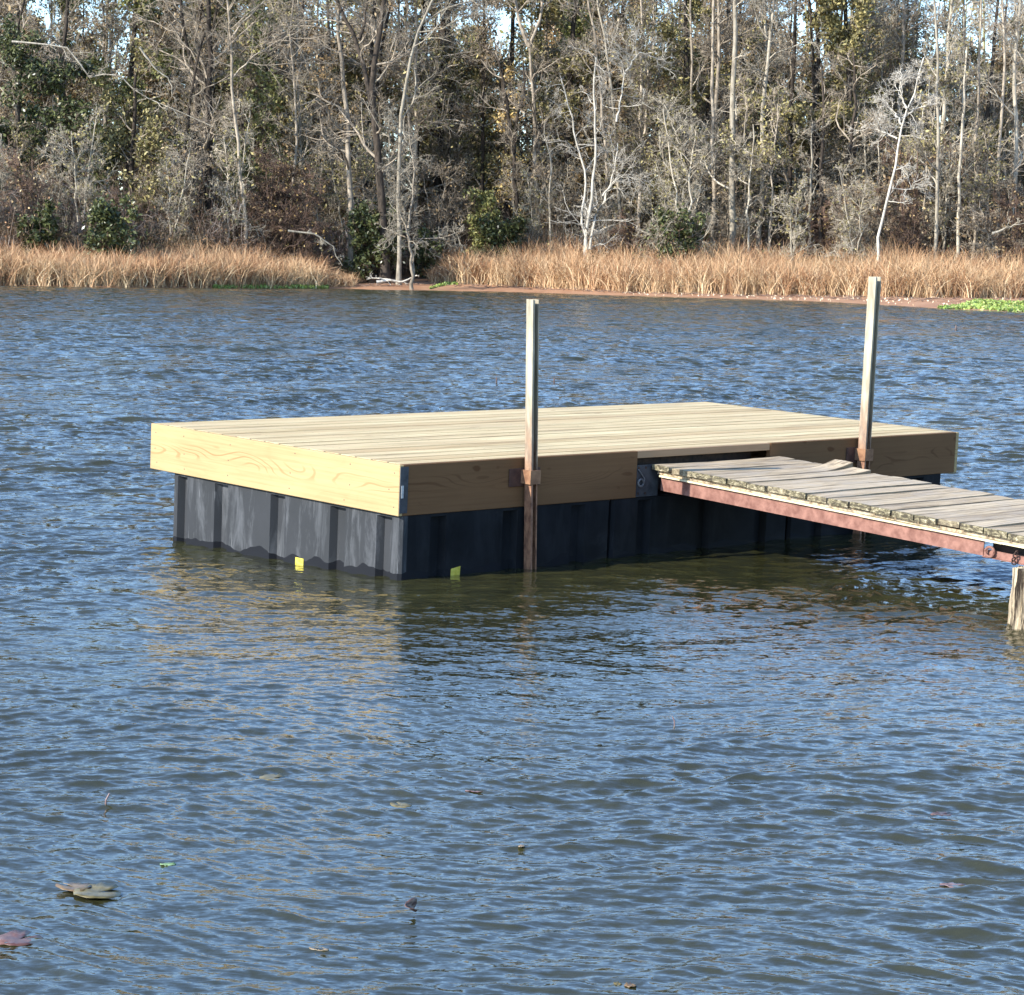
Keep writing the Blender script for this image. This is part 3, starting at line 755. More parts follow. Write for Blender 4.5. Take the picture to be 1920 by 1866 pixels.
def grow(rg, trunks, r0s, n1=12, n2=6, n3=5, n4=3, t0=.3, ang=50, len1=(2, 5), wig=.16, up=.05, rmin=.014, tap=.35):
    """trunks: list of point lists in local coordinates.  returns trunk mesh, crown mesh, tips"""
    k = 14; TP = np.stack([trunk_line(t, k) for t in trunks])
    TP[:, 1:-1, :2] += rg.normal(size=(len(trunks), k-2, 2))*.055
    TR = np.stack([r*np.linspace(1, tap, k) for r in r0s]); TR[:, 0] *= 1.35
    tr = tubes(TP, TR, 9)
    out = []; P1, R1 = spawn(TP, TR, n1, t0, 1, ang, 0, 7, wig, up, rg, .55, rmin*1.8, lens=len1); out.append(tubes(P1, R1, 5))
    P2, R2 = spawn(P1, R1, n2, .2, 1, 38, .62, 5, wig*1.1, up*.6, rg, .6, rmin*1.2); out.append(tubes(P2, R2, 4))
    P3, R3 = spawn(P2, R2, n3, .15, 1, 38, .68, 4, wig*1.3, up*.4, rg, .6, rmin*.9); out.append(tubes(P3, R3, 3))
    tips = P3
    if n4:
        P4, R4 = spawn(P3, R3, n4, .2, 1, 36, .8, 3, wig*1.2, .02, rg, .6, rmin*.7); out.append(tubes(P4, R4, 3)); tips = P4
    return tr, join(out), tips

def leaves(rg, tips, n, size, spread=.25):
    k = rg.integers(0, len(tips), n); j = rg.integers(0, tips.shape[1], n)
    C = tips[k, j] + rg.normal(size=(n, 3))*spread
    return leaf_quads(rg, C, size)

def leaf_quads(rg, C, size):
    n = len(C)
    a = rg.normal(size=(n, 3)); a /= np.linalg.norm(a, axis=1, keepdims=True); b = rg.normal(size=(n, 3)); b -= a*(a*b).sum(1, keepdims=True); b /= np.linalg.norm(b, axis=1, keepdims=True)
    s = (size*rg.uniform(.6, 1.4, n))[:, None]; a = a*s; b = b*s*.55
    V = np.stack([C-a, C-b*.9, C+a, C+b*.9], 1).reshape(-1, 3)
    return V, np.arange(n*4).reshape(-1, 4)

def obj_of(name, VF, mat, parent=None, smooth=False):
    return link(bpy.data.objects.new(name, mesh_np(name, VF[0], VF[1], mat, smooth)), parent)

GROUPF = 'trees of the wood on the far shore'
def make_tree(name, trunks, r0s, bk, label, cat='tree', leaf=None, nleaf=0, lsize=.12, lspread=.3, twig=None, group=None, seed=0, loc=(0, 0, 0), **kw):
    rg = np.random.default_rng(seed)
    root = empty(name); root.location = loc; tag(root, label, cat, group)
    tr, br, tips = grow(rg, trunks, r0s, **kw)
    obj_of('trunk', tr, BK[bk], root, True); obj_of('crown', br, BK[twig or bk], root)
    if nleaf: obj_of('foliage', leaves(rg, tips, nleaf, lsize, lspread), LV[leaf], root)
    return root

def copy_tree(root, loc, rz, sc, label=None):
    c = root.copy(); COL.objects.link(c); c.location = loc; c.rotation_euler = (0, 0, rz); c.scale = (sc, sc, sc*random.uniform(.92, 1.1))
    if label: c['label'] = label
    for ch in root.children:
        d = ch.copy(); COL.objects.link(d); d.parent = c
    return c

# --- trees one can tell apart, from their outlines against the wood
def behind(px, Y):
    if 650 < px < 800: return Y
    D = float(np.interp((px-960)/4319.3, PHI, DB)); return max(Y, D+(11.5 if px > 790 else 7.5)+(Y-143)*.4)

def traced(lines, widths, Y, name, bk, label, **kw):
    """lines: pixel polylines from the base up, each carried on above the frame"""
    near = kw.pop('near', False); Y = behind(lines[0][0][0], Y)
    if near: Y = float(np.interp((lines[0][0][0]-960)/4319.3, PHI, DB))+8.5
    g0 = at(lines[0][0][0], 460, Y); gz = float(ground_z(np.array(g0[0]), np.array(Y)))
    base = np.array([g0[0], Y, gz-.1]); T = []
    for li, l in enumerate(lines):
        pts = [at(x, y, Y + (i*.25 if li else 0)) for i, (x, y) in enumerate(l)]
        if li == 0: pts = [base] + [p for p in pts if p[2] > gz+.5]
        if l[-1][1] <= 5:
            dlt = pts[-1]-pts[-2]; dlt /= np.linalg.norm(dlt); pts.append(pts[-1]+dlt*kw.get('over', 5))
        T.append([p-base for p in pts])
    kw.pop('over', None); kw['n1'] = int(kw['n1']*1.8); kw['t0'] *= .75; kw['len1'] = (kw['len1'][0]*.8, kw['len1'][1]*1.15)
    r = [w/2*.88*Y/FPX for w in widths]
    return make_tree(name, T, r, bk, label, loc=tuple(base), seed=int(lines[0][0][0]), **kw)

TG = 'trees standing out along the far shore'
std = dict(n1=10, n2=5, n3=4, n4=3, t0=.35, ang=55, len1=(2, 5.5), wig=.22, up=.05)
def S(**k): d = dict(std); d.update(k); return d
traced([[(393, 440), (392, 330), (394, 150), (390, 0)], [(393, 165), (360, 120), (345, 60), (338, 0)]], [19, 9], 150, 'tall_tree', 'dark', 'thick dark straight trunk rising left of centre above the brush', twig='grey', **S(n1=12))
traced([[(338, 450), (345, 300), (357, 190), (372, 110), (385, 60)]], [12], 149, 'tall_tree', 'dark', 'dark leaning trunk just left of the thick dark straight one', twig='grey', **S())
traced([[(462, 440), (456, 360), (447, 290), (437, 180), (432, 80), (425, 0)], [(434, 150), (470, 110), (520, 80), (560, 60)], [(433, 75), (470, 30), (500, 0)]], [9, 4, 4], 146, 'slender_tree', 'grey', 'slender tree with a pale foot and long arms reaching right', **S(n1=8))
traced([[(660, 440), (655, 350), (650, 200), (638, 100), (632, 0)]], [14], 150, 'tall_tree', 'grey', 'grey trunk left of the big forked tree above the inlet', **S(t0=.25))
traced([[(722, 470), (716, 390), (706, 280), (696, 170), (712, 70), (724, 0)], [(698, 200), (684, 130), (668, 80), (645, 30), (632, 0)], [(674, 75), (685, 40), (690, 0)]], [20, 11, 6], 148, 'forked_tree', 'dark', 'big dark forked tree above the inlet', twig='grey', **S(t0=.3))
traced([[(748, 470), (747, 350), (753, 200), (770, 110), (790, 45), (812, 0)], [(790, 45), (830, 20), (880, 5)]], [10, 4], 147, 'slender_tree', 'pale', 'slender pale tree curving right beside the big forked tree', **S(n1=8))
traced([[(846, 470), (842, 330), (846, 150), (840, 0)]], [12], 158, 'tall_tree', 'dark', 'dark trunk between the big forked tree and the yellow green bush', twig='grey', **S())
traced([[(975, 450), (970, 390), (962, 300), (972, 220), (985, 160), (980, 120)], [(962, 290), (950, 200), (940, 130), (925, 100), (900, 85)]], [11, 9], 147, 'forked_tree', 'dark', 'crooked dark Y shaped tree behind the left steel post', twig='grey', **S(n1=7, len1=(1, 3)))
traced([[(1008, 450), (1004, 300), (1000, 180), (992, 80)], [(993, 90), (975, 50), (965, 0)], [(993, 90), (1012, 45), (1020, 0)]], [14, 8, 7], 152, 'forked_tree', 'grey', 'grey tree splitting into a fork above the left steel post', **S())
traced([[(1098, 475), (1104, 400), (1115, 320), (1118, 230), (1112, 150), (1118, 110)], [(1100, 470), (1090, 400), (1100, 340), (1080, 260), (1052, 150)], [(1106, 470), (1118, 400), (1150, 340), (1158, 270)],
        [(1130, 370), (1160, 330), (1210, 340), (1240, 360)], [(1156, 230), (1172, 140), (1160, 110), (1148, 105)], [(1172, 140), (1200, 100), (1240, 115)]], [8, 6, 6, 4, 4, 4], 143, 'bleached_tree', 'white',
       twig='white', near=True, label='bleached white many stemmed tree with a wide twiggy crown at the water edge', **S(n1=9, n2=4, n3=4, n4=2, len1=(1.0, 3.2), t0=.15, wig=.28, up=.02, ang=65, tap=.4))
traced([[(1030, 470), (1032, 330), (1022, 230)], [(1040, 470), (1080, 440), (1110, 420)]], [6, 3], 145, 'small_tree', 'pale', 'thin pale stem left of the bleached white tree', **S(n1=8, len1=(.7, 2.2)))
traced([[(1140, 450), (1138, 350), (1125, 150), (1105, 0)]], [9], 155, 'slender_tree', 'grey', 'grey stem leaning left behind the bleached white tree', **S(n1=8))
traced([[(1165, 440), (1150, 200), (1122, 0)]], [9], 158, 'slender_tree', 'pale', 'pale stem right behind the bleached white tree', **S(n1=8))
traced([[(1300, 440), (1297, 230), (1296, 0)]], [8], 157, 'slender_tree', 'grey', 'slim grey trunk midway between the bleached tree and the pale column trunk', **S(n1=8))
traced([[(1337, 440), (1334, 280), (1338, 0)]], [11], 155, 'tall_tree', 'grey', 'grey trunk just left of the pale column trunk', **S(n1=8))
traced([[(1372, 440), (1373, 380), (1374, 200), (1381, 0)]], [17], 150, 'tall_tree', 'pale', 'thick pale column trunk rising straight above the reeds', **S(n1=7, len1=(1.5, 4)))
traced([[(1280, 470), (1300, 400), (1320, 330), (1340, 300)], [(1285, 460), (1278, 380), (1290, 330), (1262, 270)], [(1280, 300), (1262, 230), (1240, 190)]], [6, 5, 4], 144, 'small_tree', 'pale', 'small pale crooked tree with forking stems left of the column trunk', **S(n1=10, len1=(.7, 2.4), t0=.2, wig=.28, up=.03))
traced([[(1402, 450), (1406, 360), (1411, 280), (1412, 235)], [(1408, 290), (1385, 275), (1376, 265)], [(1409, 290), (1430, 305), (1445, 322)], [(1404, 350), (1385, 335), (1375, 330)]], [6, 3, 3, 3], 145, 'sapling', 'pale', 'thin pale sapling right beside the column trunk', **S(n1=5, len1=(.5, 1.8)))
traced([[(1425, 430), (1430, 220), (1440, 110), (1452, 0)]], [12], 154, 'tall_tree', 'pale', 'pale trunk leaning right, right of the column trunk', **S(n1=9, t0=.45))
traced([[(1517, 440), (1519, 350), (1524, 230)]], [8], 150, 'short_tree', 'pale', 'short pale trunk, left of a close pair, under the olive crown', **S(n1=7, len1=(.8, 2.5), t0=.5))
traced([[(1538, 440), (1538, 350), (1545, 210), (1540, 120)]], [11], 151, 'short_tree', 'dark', 'dark trunk, right of a close pair, under the olive crown', twig='grey', **S(n1=7, len1=(.8, 2.5), t0=.5))
traced([[(1578, 400), (1583, 330), (1597, 270), (1604, 200), (1600, 100)]], [13], 153, 'leaning_tree', 'dark', 'dark leaning trunk right under the olive crown', twig='grey', **S(n1=9, t0=.5))
traced([[(1648, 450), (1660, 390), (1678, 310), (1685, 260), (1700, 210), (1722, 160), (1732, 110)], [(1682, 262), (1660, 250), (1625, 240)], [(1690, 235), (1670, 205), (1655, 185)], [(1672, 355), (1700, 358), (1722, 352)],
        [(1690, 225), (1720, 205), (1760, 195)], [(1700, 205), (1690, 170), (1690, 130)]], [7, 4, 4, 3, 4, 4], 144, 'bleached_tree', 'white',
       twig='white', near=True, label='bleached white leaning tree with open spread branches at the right', **S(n1=7, n2=5, n3=4, n4=2, len1=(.7, 2.3), t0=.25, wig=.25, up=.02, ang=60))
traced([[(1755, 450), (1757, 350), (1759, 200), (1757, 100), (1749, 0)]], [9], 147, 'slender_tree', 'pale', 'straight pale trunk right of the bleached leaning tree', **S(n1=8))
traced([[(1797, 450), (1799, 330), (1808, 200), (1813, 90)]], [9], 148, 'slender_tree', 'pale', 'pale trunk broken off high, second from the straight pale one', **S(n1=7, len1=(.8, 2)))
traced([[(1826, 450), (1832, 250), (1837, 100), (1840, 0)]], [8], 150, 'slender_tree', 'grey', 'grey trunk close left of the last trunks at the right edge', **S(n1=8))
traced([[(1866, 450), (1875, 280), (1885, 130), (1880, 0)]], [9], 149, 'slender_tree', 'grey', 'grey trunk second from the right edge', **S(n1=8))
traced([[(1900, 450), (1908, 250), (1902, 120), (1915, 0)]], [12], 150, 'tall_tree', 'pale', 'pale trunk at the right edge of the wood', **S(n1=8))
traced([[(1480, 460), (1484, 300), (1478, 120), (1486, 0)]], [7], 160, 'slender_tree', 'dark', 'dim slim trunk left of the olive crown', twig='grey', **S(n1=8))
traced([[(122, 450), (120, 360), (113, 200), (120, 100), (125, 0)]], [15], 150, 'tall_tree', 'dark', 'dark trunk within the evergreens at the left', twig='grey', **S())
traced([[(28, 430), (30, 250), (28, 90), (42, 0)]], [10], 151, 'tall_tree', 'dark', 'dark trunk at the left edge of the wood', twig='grey', **S())
traced([[(545, 440), (552, 300), (560, 180), (545, 80), (552, 0)]], [7], 156, 'slender_tree', 'grey', 'slim grey tree between the slender arm tree and the grey trunk', **S(n1=10))
traced([[(773, 520), (771, 480), (766, 440), (752, 410), (748, 370)], [(776, 520), (776, 470), (785, 450), (830, 448), (868, 435)], [(770, 450), (740, 440), (725, 430)], [(766, 430), (772, 380), (776, 330), (770, 270), (765, 230)]], [8, 4, 3, 5], 143, 'small_tree', 'grey',
       'small grey crooked tree on the mud bank beside the inlet', twig='pale', **S(n1=9, n2=5, n3=4, n4=2, len1=(.7, 2.4), t0=.45, wig=.28, up=.0, ang=65))
# fallen / dead limbs
def limb(name, pts, w, Y, bk, label, n1=9, len1=(.6, 2.2)):
    P = [at(x, y, Y+i*.3) for i, (x, y) in enumerate(pts)]; b = P[0]
    make_tree(name, [[p-b for p in P]], [w/2*Y/FPX], bk, label, 'dead branch', loc=tuple(b), seed=int(pts[0][0])+3, **S(n1=n1, n2=4, n3=4, n4=2, len1=len1, t0=.2, wig=.25, up=0))
limb('dead_limb', [(22, 80), (75, 84), (130, 92), (165, 150), (215, 135), (260, 180), (330, 208), (400, 240)], 3.5, 145, 'pale', 'long bleached dead limb hanging across the evergreens at upper left', 14)
limb('dead_limb', [(262, 90), (285, 125), (315, 150), (330, 190)], 4, 146, 'pale', 'short bleached dead limb right of the long one at upper left', 6, (.4, 1.2))
limb('dead_limb', [(540, 435), (590, 440), (625, 465), (642, 500)], 4, 142, 'pale', 'pale dead limb drooping to the reeds left of the inlet', 8, (.3, 1.0))
limb('dead_limb', [(1860, 440), (1900, 425), (1925, 420)], 5, 146, 'pale', 'pale dead limb lying in the brush at the right edge', 5, (.3, 1.0))

# --- crowns of foliage one can tell apart
def leafy(px, top, Y, width, leaf, n, label, ls=.14, bk='dark', low=.25, seed=1, name='leafy_tree', cat='tree'):
    Y = behind(px, Y); b = at(px, 460, Y); gz = float(ground_z(np.array(b[0]), np.array(Y))); topz = at(px, top, Y)[2]-gz; w = width/2*Y/FPX
    root = empty(name); root.location = (b[0], Y, gz-.1); tag(root, label, cat)
    rg = np.random.default_rng(seed+int(px))
    tr, br, tips = grow(rg, [[(0, 0, 0), (rg.normal()*.3, 0, topz*.5), (rg.normal()*.5, 0, topz*.96)]], [.06+.014*topz], n1=16, n2=5, n3=4, n4=3, t0=low, ang=62, len1=(w*.7, w*1.15), wig=.2, up=.05)
    obj_of('trunk', tr, BK[bk], root, True); obj_of('crown', br, BK['grey'], root)
    obj_of('foliage', leaves(rg, tips, int(n*.72), ls, .22), LV[leaf], root)
leafy(40, 60, 149, 190, 'green', 6000, 'dark evergreen tree at the far left edge')
leafy(135, 70, 150, 230, 'green', 7000, 'dark evergreen tree around the dark trunk at the left', low=.15)
leafy(250, 120, 150, 210, 'olive', 5500, 'olive green tree left of the thick dark trunk', low=.15)
leafy(235, -40, 162, 230, 'yellow', 9000, 'yellow green tree standing above the dark evergreens', ls=.16)
leafy(500, 40, 160, 220, 'yellow', 6500, 'yellow green tree behind the slender arm tree', ls=.14)
leafy(820, -60, 160, 260, 'olive', 9000, 'olive green tree right of the big forked tree')
leafy(940, -30, 158, 210, 'olive', 9000, 'olive green tree around the grey fork')
leafy(955, 110, 153, 120, 'gold', 1600, 'golden leafed small tree behind the Y shaped tree', ls=.12)
leafy(1065, -60, 166, 220, 'olive', 7000, 'olive green tree behind the bleached many stemmed tree')
leafy(1262, -50, 160, 220, 'olive', 9500, 'olive tree midway between the two bleached trees')
leafy(1190, 90, 163, 200, 'brown', 3500, 'brown leafed tree behind the bleached many stemmed tree')
leafy(1510, -10, 158, 230, 'olive', 10000, 'broad olive crown above the short trunk pair', low=.4)
leafy(1600, -30, 157, 200, 'olive', 10000, 'broad olive crown around the dark leaning trunk', low=.4)
leafy(1670, 200, 160, 130, 'olive', 3500, 'small olive tree behind the bleached leaning tree')
leafy(600, 60, 166, 220, 'brown', 4500, 'brown leafed tree behind the grey trunk')
leafy(400, -10, 166, 240, 'olive', 7500, 'olive tree behind the thick dark straight trunk')
def bush(px, top, Y, width, leaf, n, label, ls=.13):
    Y = Y if 650 < px < 800 else float(np.interp((px-960)/4319.3, PHI, DB))+(9.2 if px > 800 else 7.2)
    b = at(px, 460, Y); gz = float(ground_z(np.array(b[0]), np.array(Y))); hgt = at(px, top, Y)[2]-gz; w = width/2*Y/FPX
    root = empty('evergreen_bush'); root.location = (b[0], Y, gz); tag(root, label, 'bush')
    rg = np.random.default_rng(int(px)+77)
    st = [[(0, 0, 0), (w*.5*math.cos(a)*q, w*.5*math.sin(a), hgt*.5), (w*.75*math.cos(a)*q, w*.6*math.sin(a), hgt*(1-.3*abs(q-.5)))] for a, q in zip(rg.uniform(0, 6.3, 7), rg.uniform(.3, 1, 7))]
    tr, br, tips = grow(rg, st, [.05]*7, n1=7, n2=4, n3=3, n4=2, t0=.1, ang=55, len1=(w*.35, w*.7), wig=.2, up=.05)
    obj_of('stems', tr, BK['dark'], root, True); obj_of('twigs', br, BK['brown'], root)
    obj_of('foliage', leaves(rg, tips, n, ls, .18), LV[leaf], root)
bush(905, 365, 148, 95, 'yellow', 3600, 'yellow green bush between the dark trunk and the Y shaped tree')
bush(945, 410, 146, 110, 'green', 3800, 'dark green low bush right below the yellow green one')
bush(215, 385, 147, 160, 'green', 5200, 'broad dark green bush above the reeds at the left')
bush(75, 385, 146, 90, 'green', 3600, 'glossy green bush near the left edge above the reeds', .15)
bush(1265, 400, 148, 130, 'green', 3200, 'green bush right of the bleached many stemmed tree')
bush(690, 405, 150, 190, 'green', 6500, 'dark green bush hanging over the inlet')
bush(800, 440, 149, 80, 'green', 2500, 'small dark green bush right of the inlet')

# --- the wood behind: prototypes and copies
rgp = np.random.default_rng(21)
protos = []
for i in range(7):
    hgt = [25, 28, 22, 29, 25, 21, 28][i]; lx = rgp.normal(0, .8)
    t = [[(0, 0, 0), (lx*.4, 0, hgt*.4), (lx, .3, hgt)]]
    if i % 3 == 1: t.append([(lx*.25, 0, hgt*.3), (lx*.3+1.3, .5, hgt*.6), (lx+2, .6, hgt*.95)])
    rr = [.19]+[.12]*(len(t)-1)
    protos.append(('bare', t, rr, ['grey', 'dark', 'pale', 'dark', 'grey', 'pale', 'dark'][i]))
spots = []
def place(n, y0, y1, xr, rg):
    out = []
    tries = 0
    while len(out) < n and tries < 9000:
        tries += 1
        y = rg.uniform(y0, y1); x = rg.uniform(-xr, xr)
        if all((x-a)**2+((y-b)*.6)**2 > 1.6 for a, b in out): out.append((x, y))
    return out
bare_lab = 'bare grey trunked tree crowded in the wood behind the front rows'
pts = place(112, 156, 196, 46, rgp)
made = {}
for i, (x, y) in enumerate(pts):
    k = i % len(protos); z = float(ground_z(np.array(x), np.array(y)))-.1
    if k not in made:
        _, t, rr, bk = protos[k]
        made[k] = make_tree('bare_tree', t, rr, bk, bare_lab, group=GROUPF, seed=100+k, loc=(x, y, z), twig='grey' if bk == 'dark' else bk,
                            leaf=['olive', 'brown'][k % 2], nleaf=[0, 2600, 1200][k % 3], lsize=.13, lspread=.25,
                            **S(n1=30, n2=6, n3=5, n4=3, t0=.12, len1=(1.8, 6), rmin=.019))
    else: copy_tree(made[k], (x, y, z), random.uniform(0, 6.28), random.uniform(.75, 1.1))
leaf_lab = {'olive': 'olive leafed tree in the wood behind the front rows', 'brown': 'brown leafed tree in the wood behind the front rows', 'yellow': 'yellow green tree in the wood behind the front rows'}
lk = ['olive', 'brown', 'olive', 'yellow', 'brown']
pts = place(60, 166, 200, 46, rgp); made2 = {}
for i, (x, y) in enumerate(pts):
    k = i % 5; z = float(ground_z(np.array(x), np.array(y)))-.1
    if k not in made2:
        made2[k] = make_tree('leafy_tree', [[(0, 0, 0), (.3, 0, 6), (rgp.normal()*.6, 0, 19+k)]], [.18], 'dark', leaf_lab[lk[k]], leaf=lk[k], nleaf=6500, lsize=.17, lspread=.35,
                             twig='grey', group=GROUPF+' with '+lk[k]+' leaves', seed=200+k, loc=(x, y, z), **S(n1=26, n2=5, n3=4, n4=3, t0=.10, len1=(1.6, 4.4)))
    else: copy_tree(made2[k], (x, y, z), random.uniform(0, 6.28), random.uniform(.7, 1.08))

# small twiggy trees along the edge of the wood
edge_lab = 'low bare twiggy tree tangled with its neighbours at the edge of the wood'
pts = []
rge = np.random.default_rng(77)
for _ in range(4000):
    if len(pts) >= 95: break
    x = rge.uniform(-42, 42); y = float(dbk(np.array(x), np.array(145.))) + rge.uniform(7.5, 22)
    if -9.6 < x < -5.2 and y < 156: continue
    if (3.6 < x < 9.0 or 23.5 < x < 29 or -3.6 < x < -.2) and y-float(dbk(np.array(x), np.array(145.))) < 13: continue
    if all((x-a)**2+((y-b)*.5)**2 > .55 for a, b in pts): pts.append((x, y))
made3 = {}
for i, (x, y) in enumerate(pts):
    k = i % 6; z = float(ground_z(np.array(x), np.array(y)))-.1
    if k not in made3:
        hgt = [6.5, 9, 7.5, 11, 5.5, 9.5][k]; rg = np.random.default_rng(300+k)
        t = []
        for q in range([3, 2, 4, 1, 4, 2][k]):
            a = rg.uniform(0, 6.3); rr_ = rg.uniform(.3, 1.5)
            t.append([(0, 0, 0), (rr_*.35*math.cos(a), rr_*.35*math.sin(a), hgt*.45), (rr_*math.cos(a), rr_*math.sin(a), hgt*rg.uniform(.75, 1))])
        made3[k] = make_tree('small_tree', t, [.075]*len(t), ['grey', 'pale', 'brown', 'grey', 'brown', 'pale'][k], edge_lab, group='low trees at the edge of the wood', seed=300+k, loc=(x, y, z),
                             leaf=['brown', 'olive', 'brown', 'olive', 'gold', 'brown'][k], nleaf=[500, 500, 700, 900, 300, 200][k], lsize=.10, lspread=.2,
                             **S(n1=16, n2=6, n3=5, n4=3, t0=.1, ang=58, len1=(1.0, 3.2), wig=.26, up=.03, rmin=.015))
    else: copy_tree(made3[k], (x, y, z), random.uniform(0, 6.28), random.uniform(.75, 1.25))

# --- far woods: one mass of twigs, leaves and stems closing the view
def far_woods():
    rg = np.random.default_rng(31); n = 210000
    x = rg.uniform(-70, 70, n); y = rg.uniform(194, 226, n)
    topn = 23.5 + 2.5*np.sin(x*.35+1)+2*np.sin(x*.9)+1.5*np.sin(x*2.1+2) - 3.5*np.exp(-((x-33)/12)**2) - 2*np.exp(-((x+40)/7)**2)
    z = topn*(1-rg.uniform(0, 1, n)**.72)+.5
    z = np.where(rg.uniform(0, 1, n) < .25, z*.4, z)
    lf = leaf_quads(rg, np.stack([x, y, z], -1), .24)
    m = bpy.data.materials.get('mixed_woodland')
    M = NM('mixed_woodland', .8, .2)
    geo = M.node('ShaderNodeNewGeometry'); big = M.noise(M.coord('Object', (.16, .16, .22)), 1, 3, .6)
    a = M.ramp(geo.outputs['Random Per Island'], [(0, (.07, .05, .035)), (.45, (.20, .15, .11)), (.8, (.34, .27, .20)), (1, (.5, .44, .36))])
    b = M.ramp(geo.outputs['Random Per Island'], [(0, (.05, .055, .02)), (.6, (.20, .20, .07)), (1, (.40, .38, .14))])
    M.color(M.mix(M.ramp(big, [(.42, 0), (.58, 1)]), a, b))
    m = 260; tx = rg.uniform(-70, 70, m); ty = rg.uniform(195, 225, m); th = rg.uniform(20, 28, m)
    P = np.stack([np.stack([tx, ty, np.full(m, .3)], -1), np.stack([tx+rg.normal(0, .4, m), ty, th*.5], -1), np.stack([tx+rg.normal(0, .8, m), ty, th], -1)], 1)
    stems = tubes(P, np.stack([rg.uniform(.12, .28, m)]*3, 1)*np.array([1, .8, .35]), 5)
    o = obj_of('far_woods', join([lf, stems]), M.m); tag(o, kind='stuff')
far_woods()

# --- undergrowth: brush thicket between reeds and trunks
def undergrowth():
    rg = np.random.default_rng(41); parts = []; lv = []
    n = 900
    x = rg.uniform(-44, 44, n); d = rg.uniform(0, 1, n)**1.3*20
    yb = np.interp(x/145, PHI, DB); y = yb + np.where(x > -6, 10.5, 7) + d
    inlet = (x > -9.3) & (x < -5.6) & (d < 4); y = np.where(inlet, y+6, y)
    z = ground_z(x, y)
    left = 1/(1+np.exp((x-6)/2.5))
    hh = (2.0+1.7*left+d*.16)*rg.uniform(.6, 1.25, n)
    for _ in range(1):
        per = 5
        X0 = np.repeat(np.stack([x, y, z], -1), per, 0) + rg.normal(size=(n*per, 3))*np.array([.35, .35, 0])
        hh2 = np.repeat(hh, per)*rg.uniform(.6, 1.1, n*per)
        lean = rg.normal(size=(n*per, 2))*.28
        k = 5; P = np.empty((n*per, k, 3)); P[:, 0] = X0; dcur = np.stack([lean[:, 0], lean[:, 1], np.ones(n*per)], -1)
        for j in range(1, k):
            dcur = dcur + rg.normal(size=dcur.shape)*.16; dn = dcur/np.linalg.norm(dcur, axis=1, keepdims=True); P[:, j] = P[:, j-1]+dn*(hh2/(k-1))[:, None]
        R = np.full((n*per, k), .022)*np.linspace(1.1, .5, k)
        parts.append(tubes(P, R, 3))
        P2, R2 = spawn(P, R, 7, .1, 1, 45, .42, 4, .3, .05, rg, .7, .013); parts.append(tubes(P2, R2, 3))
        P3, R3 = spawn(P2, R2, 3, .2, 1, 42, .6, 3, .3, .03, rg, .7, .010); parts.append(tubes(P3, R3, 3))
    V, F = join(parts)
    M = NM('brush_twigs', .9, .15)
    nn = M.noise(M.coord('Object', (.22, .22, .5)), 1, 3, .6)
    geo = M.node('ShaderNodeNewGeometry')
    a = M.ramp(geo.outputs['Random Per Island'], [(0, (.075, .048, .038)), (.6, (.20, .14, .115)), (.85, (.38, .31, .27)), (1, (.62, .56, .50))])
    b = M.ramp(geo.outputs['Random Per Island'], [(0, (.05, .035, .02)), (.6, (.14, .09, .05)), (1, (.34, .25, .16))])
    M.color(M.mix(M.ramp(nn, [(.42, 0), (.6, 1)]), a, b))
    o = obj_of('undergrowth', (V, F), M.m); tag(o, kind='stuff')
    # clinging dead leaves and low evergreen leaves within the thicket
    m = 42000; i = rg.integers(0, len(P2), m); C = P2[i, rg.integers(0, 4, m)] + rg.normal(size=(m, 3))*.16
    cl = leaf_quads(rg, C, .085)
    M = NM('brush_leaves', .7, .25)
    nn = M.noise(M.coord('Object', (.18, .18, .3)), 1, 2, .5); geo = M.node('ShaderNodeNewGeometry')
    a = M.ramp(geo.outputs['Random Per Island'], [(0, (.10, .05, .025)), (1, (.34, .19, .10))])
    b = M.ramp(geo.outputs['Random Per Island'], [(0, (.025, .035, .014)), (1, (.12, .15, .05))])
    M.color(M.mix(M.ramp(nn, [(.45, 0), (.55, 1)]), a, b))
    o = obj_of('brush_foliage', cl, M.m); tag(o, kind='stuff')
undergrowth()

